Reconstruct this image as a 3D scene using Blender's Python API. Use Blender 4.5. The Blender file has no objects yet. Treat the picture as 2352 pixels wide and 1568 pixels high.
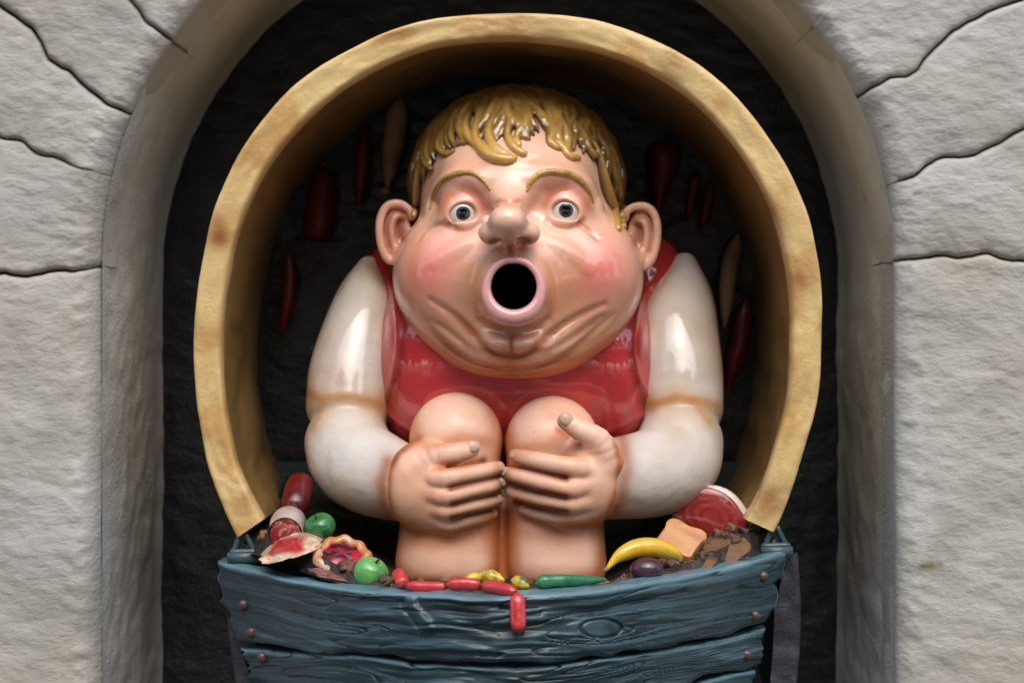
import bpy, math, random
import numpy as np
from mathutils import Vector
random.seed(4)
rng = np.random.default_rng(4)
scene = bpy.context.scene
COL = scene.collection
rad = math.radians
D = 4.0                                   # camera to niche face, metres

# ------------------------------------------------------------------ camera, sky, sun, exposure
cam = bpy.data.cameras.new('camera'); camo = bpy.data.objects.new('camera', cam); COL.objects.link(camo)
camo.location = (0, -D, 0); camo.rotation_euler = (rad(90), 0, 0)
cam.sensor_width = 36; cam.lens = 36*D/2.352
cam.clip_start = .05; cam.clip_end = 400
cam.dof.use_dof = True; cam.dof.focus_distance = 3.76; cam.dof.aperture_fstop = 2.2
scene.camera = camo
world = bpy.data.worlds.new('World'); scene.world = world; world.use_nodes = True
wn = world.node_tree.nodes; bg = wn['Background']
sky = wn.new('ShaderNodeTexSky'); sky.sky_type = 'NISHITA'; sky.sun_disc = False
SUN_EL, SUN_AZ = 52, 172                  # azimuth measured from +Y clockwise: behind the camera, a little left
sky.sun_elevation = rad(SUN_EL); sky.sun_rotation = rad(SUN_AZ)
sky.air_density = 1.0; sky.dust_density = 2.5; sky.ozone_density = 1.0
world.node_tree.links.new(sky.outputs[0], bg.inputs[0]); bg.inputs[1].default_value = .15
sl = bpy.data.lights.new('sun', 'SUN'); sl.energy = .5; sl.angle = rad(70); sl.color = (1, .985, .96)
so = bpy.data.objects.new('sun', sl); COL.objects.link(so)
sdir = Vector((math.sin(rad(SUN_AZ))*math.cos(rad(SUN_EL)), math.cos(rad(SUN_AZ))*math.cos(rad(SUN_EL)), math.sin(rad(SUN_EL))))
so.rotation_euler = sdir.to_track_quat('Z', 'Y').to_euler(); so.location = sdir*10
scene.view_settings.view_transform = 'Standard'; scene.view_settings.look = 'None'
scene.view_settings.exposure = 1.2; scene.view_settings.gamma = 1

# ------------------------------------------------------------------ helpers
def FS(y): return (D+y)/D
def P(u, v, y): f = FS(y)/1000; return np.array([(u-1176)*f, y, (784-v)*f])
def UV(p):
    f = (D+p[:, 1])/D/1000
    return p[:, 0]/f+1176, 784-p[:, 2]/f
def srgb(r, g, b): return tuple(((c/255)/12.92 if c/255 <= .04045 else ((c/255+.055)/1.055)**2.4) for c in (r, g, b))
def SC(*c): return np.array(srgb(*c))
def hsh(i, j, k, s):
    n = (i.astype(np.int64)*374761393+j.astype(np.int64)*668265263+k.astype(np.int64)*2147483647+s*974634777) & 0xffffffff
    n = ((n ^ (n >> 13))*1274126177) & 0xffffffff
    n = ((n ^ (n >> 15))*2246822519) & 0xffffffff
    return ((n ^ (n >> 16)) & 0xffffff)/float(0xffffff)
def noise(x, y, z=0.0, s=0):
    x, y, z = np.broadcast_arrays(np.asarray(x, float), np.asarray(y, float), np.asarray(z, float))
    xi, yi, zi = np.floor(x), np.floor(y), np.floor(z); fx, fy, fz = x-xi, y-yi, z-zi
    fx, fy, fz = (f*f*f*(f*(f*6-15)+10) for f in (fx, fy, fz)); r = 0
    for a in (0, 1):
        for b in (0, 1):
            for c in (0, 1):
                r = r+hsh(xi+a, yi+b, zi+c, s)*(fx if a else 1-fx)*(fy if b else 1-fy)*(fz if c else 1-fz)
    return r
def fbm(x, y, z=0.0, s=0, o=4):
    r = 0; a = .5; t = 0
    for i in range(o):
        r = r+a*noise(np.asarray(x)*2**i, np.asarray(y)*2**i, np.asarray(z)*2**i, s+i); t += a; a *= .5
    return r/t
def catmull(pts, n):
    pts = np.array(pts, float); m = len(pts)
    if m == 2:
        t = np.linspace(0, 1, n)[:, None]; return pts[0]*(1-t)+pts[1]*t
    ext = np.vstack([2*pts[0]-pts[1], pts, 2*pts[-1]-pts[-2]])
    T = np.linspace(0, m-1, n); i = np.minimum(T.astype(int), m-2); f = (T-i)[:, None]
    p0, p1, p2, p3 = ext[i], ext[i+1], ext[i+2], ext[i+3]
    return .5*((2*p1)+(-p0+p2)*f+(2*p0-5*p1+4*p2-p3)*f*f+(-p0+3*p1-3*p2+p3)*f**3)
def tag(o, label=None, cat=None, group=None, kind=None):
    if label: o['label'] = label
    if cat: o['category'] = cat
    if group: o['group'] = group
    if kind: o['kind'] = kind
    return o
def mesh_obj(name, V, F, mat, parent=None, smooth=True, col=None, nrm=None, gloss=None):
    me = bpy.data.meshes.new(name)
    V = np.asarray(V, np.float32)
    if isinstance(F, np.ndarray):
        k = F.shape[1]
        me.vertices.add(len(V)); me.vertices.foreach_set('co', V.ravel())
        me.loops.add(F.size); me.loops.foreach_set('vertex_index', F.ravel().astype(np.int32))
        me.polygons.add(len(F)); me.polygons.foreach_set('loop_start', np.arange(0, F.size, k, dtype=np.int32))
        me.update(calc_edges=True)
    else:
        me.from_pydata(V.tolist(), [], F)
    me.polygons.foreach_set('use_smooth', [smooth]*len(me.polygons))
    if col is not None:
        a = me.color_attributes.new('Col', 'FLOAT_COLOR', 'POINT')
        c = np.ones((len(V), 4), np.float32); c[:, :3] = np.asarray(col)[:, :3]; c[:, 3] = 1 if gloss is None else gloss; a.data.foreach_set('color', c.ravel())
    if nrm is not None: me.normals_split_custom_set_from_vertices(nrm.tolist())
    me.materials.append(mat); me.update()
    o = bpy.data.objects.new(name, me); COL.objects.link(o)
    if parent: o.parent = parent
    return o
def thing(name, label, cat, group=None):
    o = bpy.data.objects.new(name, None); COL.objects.link(o); o.empty_display_size = .1
    return tag(o, label, cat, group)
def grid_faces(n, m, wrap=False):
    i, j = np.meshgrid(np.arange(n-1), np.arange(m if wrap else m-1), indexing='ij'); j2 = (j+1) % m
    return np.stack([i*m+j, (i+1)*m+j, (i+1)*m+j2, i*m+j2], -1).reshape(-1, 4)
def tube(pts, rads, seg=20, n=40, squash=None, caps=True):
    """smooth tube through world points; rads interpolated; ends closed round"""
    C = catmull(pts, n); r = np.interp(np.linspace(0, 1, n), np.linspace(0, 1, len(rads)), rads)
    T = np.gradient(C, axis=0); T /= np.linalg.norm(T, axis=1)[:, None]
    up = np.array([0, 0, 1.]) if abs(T[0][2]) < .8 else np.array([0, 1., 0]); Ns = []
    nv = np.cross(T[0], up); nv /= np.linalg.norm(nv)
    for t in T:
        nv = nv-t*np.dot(nv, t); nv /= np.linalg.norm(nv); Ns.append(nv)
    Ns = np.array(Ns); B = np.cross(T, Ns)
    a = np.linspace(0, 2*np.pi, seg, endpoint=False)
    V = C[:, None]+r[:, None, None]*(np.cos(a)[None, :, None]*Ns[:, None]+np.sin(a)[None, :, None]*B[:, None]*(squash or 1))
    V = V.reshape(-1, 3); F = grid_faces(n, seg, True).tolist()
    if caps:
        k = len(V); V = np.vstack([V, C[0]-T[0]*r[0]*.3, C[-1]+T[-1]*r[-1]*.3])
        for j in range(seg):
            F.append([k, j, (j+1) % seg]); F.append([k+1, (n-1)*seg+(j+1) % seg, (n-1)*seg+j])
    return V, F
def join(parts):
    V = []; F = []; o = 0
    for v, f in parts:
        V.append(np.asarray(v)); F += [[int(i)+o for i in q] for q in f]; o += len(v)
    return np.vstack(V), F
def ball(c, r, n=28, m=20, rot=None, fn=None):
    th = np.linspace(0, np.pi, m); ph = np.linspace(0, 2*np.pi, n, endpoint=False)
    T, H = np.meshgrid(th, ph, indexing='ij')
    d = np.stack([np.sin(T)*np.cos(H), np.sin(T)*np.sin(H), np.cos(T)], -1).reshape(-1, 3)
    s = fn(d) if fn is not None else 1
    V = d*(s[:, None] if fn is not None else 1)*np.array(r)
    if rot is not None: V = V@np.array(rot).T
    return V+np.array(c), grid_faces(m, n, True).tolist()
def rotm(x=0, y=0, z=0):
    from mathutils import Euler
    return np.array(Euler((rad(x), rad(y), rad(z))).to_matrix())
def box(c, s, rot=None, bev=.0):
    V = []; h = np.array(s)/2
    for x in (-1, 1):
        for y in (-1, 1):
            for z in (-1, 1): V.append([x*h[0], y*h[1], z*h[2]])
    V = np.array(V)
    if rot is not None: V = V@np.array(rot).T
    return V+np.array(c), [[0, 1, 3, 2], [4, 6, 7, 5], [0, 4, 5, 1], [2, 3, 7, 6], [0, 2, 6, 4], [1, 5, 7, 3]]

# ------------------------------------------------------------------ materials
def mat(name, color=None, rough=.5, coat=0, attr=False, bump=(), var=None, spec=.5, metal=0, sss=0):
    """bump: list of (scale, distance, detail, (sx,sy,sz)); var: (scale, colour2, amount)"""
    m = bpy.data.materials.new(name); m.use_nodes = True; nt = m.node_tree; N = nt.nodes; L = nt.links
    b = N['Principled BSDF']; b.inputs['Roughness'].default_value = rough
    b.inputs['Coat Weight'].default_value = coat; b.inputs['Coat Roughness'].default_value = .05; b.inputs['Coat IOR'].default_value = 1.5+.12*(coat > .65)
    b.inputs['Specular IOR Level'].default_value = spec; b.inputs['Metallic'].default_value = metal
    tc = N.new('ShaderNodeTexCoord'); src = None
    if attr:
        a = N.new('ShaderNodeAttribute'); a.attribute_name = 'Col'; src = a.outputs['Color']
        if coat: mm = N.new('ShaderNodeMath'); mm.operation = 'MULTIPLY'; mm.inputs[1].default_value = coat; L.new(a.outputs['Alpha'], mm.inputs[0]); L.new(mm.outputs[0], b.inputs['Coat Weight'])
    else:
        a = N.new('ShaderNodeRGB'); a.outputs[0].default_value = (*color, 1); src = a.outputs[0]
    for sc, c2, am, lo, hi in (var or ()):
        n = N.new('ShaderNodeTexNoise'); n.inputs['Scale'].default_value = sc; n.inputs['Detail'].default_value = 6
        L.new(tc.outputs['Object'], n.inputs['Vector'])
        mr = N.new('ShaderNodeMapRange'); mr.inputs[1].default_value = lo; mr.inputs[2].default_value = hi; mr.inputs[4].default_value = am
        L.new(n.outputs[0], mr.inputs[0])
        mx = N.new('ShaderNodeMix'); mx.data_type = 'RGBA'; L.new(mr.outputs[0], mx.inputs[0])
        L.new(src, mx.inputs[6]); mx.inputs[7].default_value = (*c2, 1); src = mx.outputs[2]
    L.new(src, b.inputs['Base Color'])
    last = None
    for sc, dist, det, st in bump:
        mp = N.new('ShaderNodeMapping'); mp.inputs['Scale'].default_value = st; L.new(tc.outputs['Object'], mp.inputs[0])
        n = N.new('ShaderNodeTexNoise'); n.inputs['Scale'].default_value = sc; n.inputs['Detail'].default_value = det
        L.new(mp.outputs[0], n.inputs['Vector'])
        bm = N.new('ShaderNodeBump'); bm.inputs['Distance'].default_value = dist; bm.inputs['Strength'].default_value = 1
        L.new(n.outputs[0], bm.inputs['Height'])
        if last: L.new(last, bm.inputs['Normal'])
        last = bm.outputs[0]
    if last:
        L.new(last, b.inputs['Normal'])
    return m
I3 = (1, 1, 1)
M_SKIN = mat('painted_skin', rough=.5, coat=1.0, spec=.2, attr=True, bump=[(9, .008, 2, I3), (30, .0012, 2, I3)], var=[(30, SC(120, 70, 40), .10, .5, .8), (150, SC(90, 60, 45), .45, .69, .73)])
M_HAIR = mat('painted_hair', rough=.3, coat=.7, attr=True, bump=[(70, .0012, 3, I3)])
M_CLOTH = mat('painted_sleeve', rough=.4, coat=1.0, attr=True, spec=.35, var=[(110, SC(110, 80, 60), .4, .69, .74)], bump=[(7, .012, 2, I3), (16, .006, 3, I3)])
M_VEST = mat('painted_vest', rough=.25, coat=1, attr=True, bump=[(18, .005, 3, I3), (70, .0012, 3, I3)])
M_EYE = mat('eye_white', SC(225, 222, 215), .15, 1)
M_IRIS = mat('eye_iris', SC(72, 80, 88), .15, 1, var=[(90, SC(40, 45, 50), .6, .4, .6)])
M_RING = mat('eye_iris_ring', SC(38, 42, 48), .15, 1)
M_PUPIL = mat('eye_pupil', (.004, .004, .005), .1, 1)
M_NAIL = mat('fingernail', SC(200, 162, 138), .4, .2, var=[(60, SC(90, 75, 65), .5, .5, .75)])
M_BROW = mat('painted_brow', SC(204, 160, 82), .35, .6, bump=[(120, .002, 2, I3)], var=[(40, SC(110, 80, 25), .6, .45, .7)])
M_BLACK = mat('black_tube', (.002, .002, .002), .9, 0, spec=.0)
M_STONE = mat('wall_stone', attr=True, rough=.7, spec=.18, bump=[(14, .0030, 3, (1, 1, 1.4)), (75, .0026, 5, (.8, 1, 1.5))],
              var=[(3, SC(180, 172, 152), .4, .45, .75), (9, SC(158, 152, 138), .3, .5, .8)])
M_BACK = mat('niche_back', SC(19, 26, 35), .34, .0, bump=[(18, .004, 3, (1, 1, 1.8)), (80, .002, 3, I3)], var=[(12, SC(7, 8, 10), .7, .4, .7)])
M_CANVAS = mat('canvas', attr=True, rough=.42, coat=.15, bump=[(16, .004, 4, I3), (120, .0012, 2, I3)])
M_WOOD = mat('teal_wood', attr=True, rough=.38, coat=.15, bump=[(18, .003, 3, (.4, 1, 1.6)), (90, .0005, 3, I3)],
             var=[(10, SC(22, 32, 34), .45, .5, .75), (22, SC(70, 98, 104), .25, .58, .8)])
M_NAILHEAD = mat('rusty_nail', SC(88, 58, 52), .35, .3, bump=[(80, .002, 3, I3)], var=[(50, SC(60, 36, 30), .7, .4, .7)])
M_SIDE = mat('grey_side', SC(58, 56, 66), .4, .1, bump=[(25, .006, 5, I3), (90, .002, 4, I3)], var=[(9, SC(40, 40, 48), .7, .4, .7)])
M_FILL = mat('brown_filling', SC(56, 44, 38), .5, .2, bump=[(22, .012, 5, I3), (80, .004, 4, I3)], var=[(9, SC(24, 28, 30), .9, .42, .6), (14, SC(120, 90, 55), .5, .58, .72)])
M_FOOD = mat('painted_food', attr=True, rough=.3, coat=.6, bump=[(25, .003, 4, I3), (90, .0008, 3, I3)], var=[(35, SC(60, 35, 25), .25, .55, .8)])
M_SAUS = mat('hanging_red', SC(108, 20, 20), .45, .1, bump=[(20, .004, 4, I3)], var=[(18, SC(50, 14, 12), .6, .45, .7)])
M_CREAM = mat('hanging_cream', SC(186, 156, 112), .5, .05, bump=[(20, .004, 4, I3)], var=[(12, SC(120, 85, 50), .6, .45, .7)])
M_GROUND = mat('paving', SC(84, 80, 76), .85, bump=[(20, .01, 5, I3)], var=[(2, SC(66, 63, 60), .6, .4, .7)])
M_LEAF = mat('leaves', SC(52, 72, 34), .5); M_BARK = mat('bark', SC(70, 58, 46), .9)

# ------------------------------------------------------------------ SDF sculpting
class Sculpt:
    def __init__(s, lo, hi, h):
        s.lo = np.array(lo, float); s.h = h; s.n = np.ceil((np.array(hi)-s.lo)/h).astype(int)+1
        s.V = np.full(s.n, .08, np.float32); s.ax = [s.lo[i]+h*np.arange(s.n[i]) for i in range(3)]; s.wash = []
    def _op(s, fn, blo, bhi, k, sub):
        m = max(k, .03)+2*s.h
        a = np.maximum(((blo-m-s.lo)/s.h).astype(int), 0); b = np.minimum(((bhi+m-s.lo)/s.h).astype(int)+2, s.n)
        if np.any(b <= a): return
        X, Y, Z = (s.ax[i][a[i]:b[i]].astype(np.float32) for i in range(3))
        d = fn(X[:, None, None], Y[None, :, None], Z[None, None, :])
        sl_ = (slice(a[0], b[0]), slice(a[1], b[1]), slice(a[2], b[2])); v = s.V[sl_]
        if sub: v = -v
        k = max(k, 1e-4); t = np.clip(.5+.5*(d-v)/k, 0, 1); r = d*(1-t)+v*t-k*t*(1-t)
        s.V[sl_] = -r if sub else r
    def ell(s, c, r, k=.01, sub=False, rot=None):
        c = np.array(c, float); r = np.array(r, float); R = np.eye(3) if rot is None else np.array(rot)
        ext = np.sqrt(((R*r[None, :])**2).sum(1))
        def fn(X, Y, Z):
            x, y, z = X-c[0], Y-c[1], Z-c[2]
            q = [R[0, i]*x+R[1, i]*y+R[2, i]*z for i in range(3)] if rot is not None else [x, y, z]
            k0 = np.sqrt(sum((q[i]/r[i])**2 for i in range(3))); k1 = np.sqrt(sum((q[i]/r[i]**2)**2 for i in range(3)))
            return k0*(k0-1)/np.maximum(k1, 1e-6)
        s._op(fn, c-ext, c+ext, k, sub)
    def cone(s, a, b, ra, rb, k=.01, sub=False):
        a = np.array(a, float); b = np.array(b, float); ba = b-a; L2 = max(ba@ba, 1e-9)
        def fn(X, Y, Z):
            t = np.clip(((X-a[0])*ba[0]+(Y-a[1])*ba[1]+(Z-a[2])*ba[2])/L2, 0, 1)
            return np.sqrt((X-a[0]-t*ba[0])**2+(Y-a[1]-t*ba[1])**2+(Z-a[2]-t*ba[2])**2)-(ra+(rb-ra)*t)
        r = max(ra, rb); s._op(fn, np.minimum(a, b)-r, np.maximum(a, b)+r, k, sub)
    def chain(s, pts, k=.01, sub=False, n=None):
        """pts: (u, v, y, r_px) rows; a union of rounded cones blended once with what is there"""
        A = catmull(pts, n or len(pts)); W = np.array([P(*q[:3]) for q in A]); R = np.array([q[3]/1000*FS(q[2]) for q in A])
        def fn(X, Y, Z):
            d = None
            for i in range(len(W)-1):
                a, b = W[i], W[i+1]; ba = b-a; L2 = max(ba@ba, 1e-9)
                t = np.clip(((X-a[0])*ba[0]+(Y-a[1])*ba[1]+(Z-a[2])*ba[2])/L2, 0, 1)
                e = np.sqrt((X-a[0]-t*ba[0])**2+(Y-a[1]-t*ba[1])**2+(Z-a[2]-t*ba[2])**2)-(R[i]+(R[i+1]-R[i])*t)
                d = e if d is None else np.minimum(d, e)
            return d
        s._op(fn, W.min(0)-R.max(), W.max(0)+R.max(), k, sub)
    def at(s, Q):
        g = (np.asarray(Q)-s.lo)/s.h; g = np.clip(g, 0, s.n-1.001); i = g.astype(int); f = g-i; r = 0
        for a in (0, 1):
            for b in (0, 1):
                for c in (0, 1):
                    r = r+s.V[i[..., 0]+a, i[..., 1]+b, i[..., 2]+c]*np.where(a, f[..., 0], 1-f[..., 0])*np.where(b, f[..., 1], 1-f[..., 1])*np.where(c, f[..., 2], 1-f[..., 2])
        return r
    def surf(s, u, v, y0=-.5, y1=.45):
        ys = np.arange(y0, y1, .001); f = FS(ys)/1000
        Q = np.stack([(u-1176)*f, ys, (784-v)*f], -1); d = s.at(Q); i = np.argmax(d < 0)
        return ys[i] if d[i] < 0 else y1-.2
    def on(s, pts, n, lift=0):
        """(u,v,r) rows laid on the surface -> (u,v,y,r)"""
        A = catmull(pts, n); return [(a[0], a[1], s.surf(a[0], a[1])-lift, a[2]) for a in A]
    def crease(s, pts, n=12, k=.012, wash=1.0, width=14, col=0, lift=0):
        A = s.on(pts, n, lift); s.chain(A, k, True); s.wash.append((np.array(A), wash, width, col))
    def ridge(s, pts, n=12, k=.015, lift=-.004): s.chain(s.on(pts, n, lift), k)
    def mesh(s):
        V = s.V; S = V < 0; n = s.n
        c8 = [S[a:n[0]-1+a, b:n[1]-1+b, c:n[2]-1+c] for a in (0, 1) for b in (0, 1) for c in (0, 1)]
        al = c8[0].copy(); an = c8[0].copy()
        for c in c8[1:]: al &= c; an |= c
        I = np.argwhere(an & ~al); idx = np.full(n-1, -1, np.int32); idx[I[:, 0], I[:, 1], I[:, 2]] = np.arange(len(I))
        acc = np.zeros((len(I), 3)); cnt = np.zeros(len(I))
        for ax in range(3):
            o1, o2 = [i for i in range(3) if i != ax]
            for p in (0, 1):
                for q in (0, 1):
                    A = I.copy(); A[:, o1] += p; A[:, o2] += q; B = A.copy(); B[:, ax] += 1
                    va = V[A[:, 0], A[:, 1], A[:, 2]]; vb = V[B[:, 0], B[:, 1], B[:, 2]]; m = (va < 0) != (vb < 0)
                    t = np.where(m, va/np.where(m, va-vb, 1), 0); pt = (A-I).astype(float); pt[:, ax] = t
                    acc += pt*m[:, None]; cnt += m
        pos = (I+acc/cnt[:, None])*s.h+s.lo; F = []
        for ax in range(3):
            o1, o2 = [(1, 2), (2, 0), (0, 1)][ax]
            sa = [slice(None)]*3; sb = [slice(None)]*3; sa[ax] = slice(0, -1); sb[ax] = slice(1, None)
            a, b = S[tuple(sa)], S[tuple(sb)]; E = np.argwhere(a != b)
            E = E[(E[:, o1] > 0) & (E[:, o2] > 0) & (E[:, o1] < n[o1]-1) & (E[:, o2] < n[o2]-1)]
            q = []
            for d1, d2 in ((-1, -1), (0, -1), (0, 0), (-1, 0)):
                c = E.copy(); c[:, o1] += d1; c[:, o2] += d2; q.append(idx[c[:, 0], c[:, 1], c[:, 2]])
            q = np.stack(q, -1); fl = ~a[E[:, 0], E[:, 1], E[:, 2]]; q[fl] = q[fl][:, ::-1]; F.append(q)
        F = np.vstack(F); h = s.h; g = []
        for i in range(3):
            e = np.zeros(3); e[i] = h; g.append(s.at(pos+e)-s.at(pos-e))
        g = np.stack(g, -1); g /= np.maximum(np.linalg.norm(g, axis=1)[:, None], 1e-9)
        pos = pos-g*np.clip(s.at(pos), -h*.5, h*.5)[:, None]
        return pos, F, g
def merge(ms):
    P_, F_, G_ = [], [], []; o = 0
    for p, f, g in ms: P_.append(p); F_.append(f+o); G_.append(g); o += len(p)
    return np.vstack(P_), np.vstack(F_), np.vstack(G_)
def taper(u, v, A):
    d = np.full(len(u), 1e9); w = np.zeros(len(u)); n = len(A)-1
    for i in range(n):
        a = A[i][:2]; b = A[i+1][:2]; ba = b-a; L = max(ba@ba, 1e-9)
        t = np.clip(((u-a[0])*ba[0]+(v-a[1])*ba[1])/L, 0, 1); e = np.hypot(u-a[0]-t*ba[0], v-a[1]-t*ba[1])
        m = e < d; d = np.where(m, e, d); w = np.where(m, (i+t)/n, w)
    return d, np.clip(np.minimum(w, 1-w)*4.5+.12, 0, 1)
def pdist(u, v, A):
    """distance in px from points to polyline A (u,v)"""
    d = np.full(len(u), 1e9)
    for i in range(len(A)-1):
        a = A[i][:2]; b = A[i+1][:2]; ba = b-a; L = max(ba@ba, 1e-9)
        t = np.clip(((u-a[0])*ba[0]+(v-a[1])*ba[1])/L, 0, 1)
        d = np.minimum(d, np.hypot(u-a[0]-t*ba[0], v-a[1]-t*ba[1]))
    return d
def mixc(C, c2, w): w = np.clip(w, 0, 1)[:, None]; return C*(1-w)+np.array(c2)*w
def gs(u, v, cu, cv, su, sv=None): return np.exp(-.5*(((u-cu)/su)**2+((v-cv)/(sv or su))**2))

# ================================================================== THE WALL AND ITS NICHE
wall = thing('stone_wall', 'pale grey rough stone wall with a deep arched niche holding the wagon', 'wall')
AC = (-.033, .178); AR = .921; ZB = -1.55; YB = .70
def arch(n):
    """outline from the left foot up over the arch to the right foot, world x,z"""
    st = AC[1]-ZB; tot = 2*st+math.pi*AR; out = []
    for s in np.linspace(0, tot, n):
        if s < st: out.append((AC[0]-AR, ZB+s))
        elif s < st+math.pi*AR:
            a = math.pi-(s-st)/AR; out.append((AC[0]+AR*math.cos(a), AC[1]+AR*math.sin(a)))
        else: out.append((AC[0]+AR, AC[1]-(s-st-math.pi*AR)))
    return np.array(out)
ARC = arch(3001)
def xz(u, v): return np.array([(u-1176)/1000, (784-v)/1000])
def wobble(x, z): return .016*(fbm(x*3, z*3, 0, 11, 3)-.5)*2+.008*(fbm(x*14, z*14, 0, 12, 3)-.5)*2
def snap(p): return int(np.argmin(np.hypot(ARC[:, 0]-p[0], ARC[:, 1]-p[1])))
cr = {
 'b0': [xz(220, 2334), xz(-200, 2334), xz(-1700, 2334)],
 'c4': [xz(215, 608), xz(165, 620), xz(110, 618), xz(60, 632), xz(0, 628), xz(-300, 660), xz(-1700, 700)],
 'c3': [xz(235, 400), xz(180, 385), xz(110, 358), xz(75, 345), xz(45, 320), xz(0, 315), xz(-300, 200), xz(-1700, -300)],
 'c1': [xz(293, 258), xz(240, 235), xz(190, 195), xz(150, 155), xz(105, 130), xz(88, 90), xz(70, 65), xz(20, 30), xz(-200, -140), xz(-1500, -1100)],
 'c2': [xz(395, 92), xz(370, 75), xz(345, 60), xz(330, 45), xz(318, 22), xz(300, 5), xz(180, -200), xz(-500, -1500)],
 't0': [xz(900, -278), xz(850, -500), xz(700, -1700)],
 't1': [xz(1420, -272), xz(1500, -500), xz(1700, -1700)],
 'd0': [xz(1870, 60), xz(1960, -60), xz(2100, -200), xz(2900, -1500)],
 'd1': [xz(1985, 215), xz(2000, 203), xz(2045, 178), xz(2085, 175), xz(2110, 160), xz(2140, 115), xz(2200, 65), xz(2300, 15), xz(2360, -5), xz(2700, -150), xz(4000, -700)],
 'd2': [xz(2045, 425), xz(2070, 415), xz(2100, 410), xz(2130, 380), xz(2170, 360), xz(2240, 355), xz(2300, 325), xz(2352, 295), xz(2700, 150), xz(4000, -200)],
 'd3': [xz(2055, 600), xz(2130, 590), xz(2200, 590), xz(2270, 580), xz(2320, 598), xz(2352, 600), xz(2700, 620), xz(4000, 680)],
 'b1': [xz(2060, 2334), xz(2400, 2334), xz(4000, 2334)],
}
order = ['b0', 'c4', 'c3', 'c1', 'c2', 't0', 't1', 'd0', 'd1', 'd2', 'd3', 'b1']
depth = {'b0': 0, 'c4': 1.15, 'c3': .75, 'c1': 1.15, 'c2': .85, 't0': .8, 't1': .8, 'd0': .0, 'd1': 1.0, 'd2': 1.0, 'd3': 1.2, 'b1': 0}
fade = {'c3': 1, 'c2': 0, 'd2': .6}
def crk(name, nb, T):
    K = np.array(cr[name], float); LK = np.concatenate([[0], np.cumsum(np.linalg.norm(np.diff(K, axis=0), axis=1))])
    tt = np.linspace(0, LK[-1], 1600); Q = np.stack([np.interp(tt, LK, K[:, i]) for i in (0, 1)], -1); w_ = np.hanning(15); w_ /= w_.sum()
    Q[7:-7] = np.stack([np.convolve(Q[:, i], w_, 'valid') for i in (0, 1)], -1); L = np.concatenate([[0], np.cumsum(np.linalg.norm(np.diff(Q, axis=0), axis=1))])
    Q[:, 1] += .007*(fbm(L*18, 3.3, 0, len(name)+ord(name[-1]), 3)-.5)*2*np.clip(L/.05, 0, 1)
    Q = Q.copy(); Q[0] = ARC[snap(cr[name][0])]
    out = np.stack([np.interp(T, L, Q[:, i]) for i in (0, 1)], -1); return out, T
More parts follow.
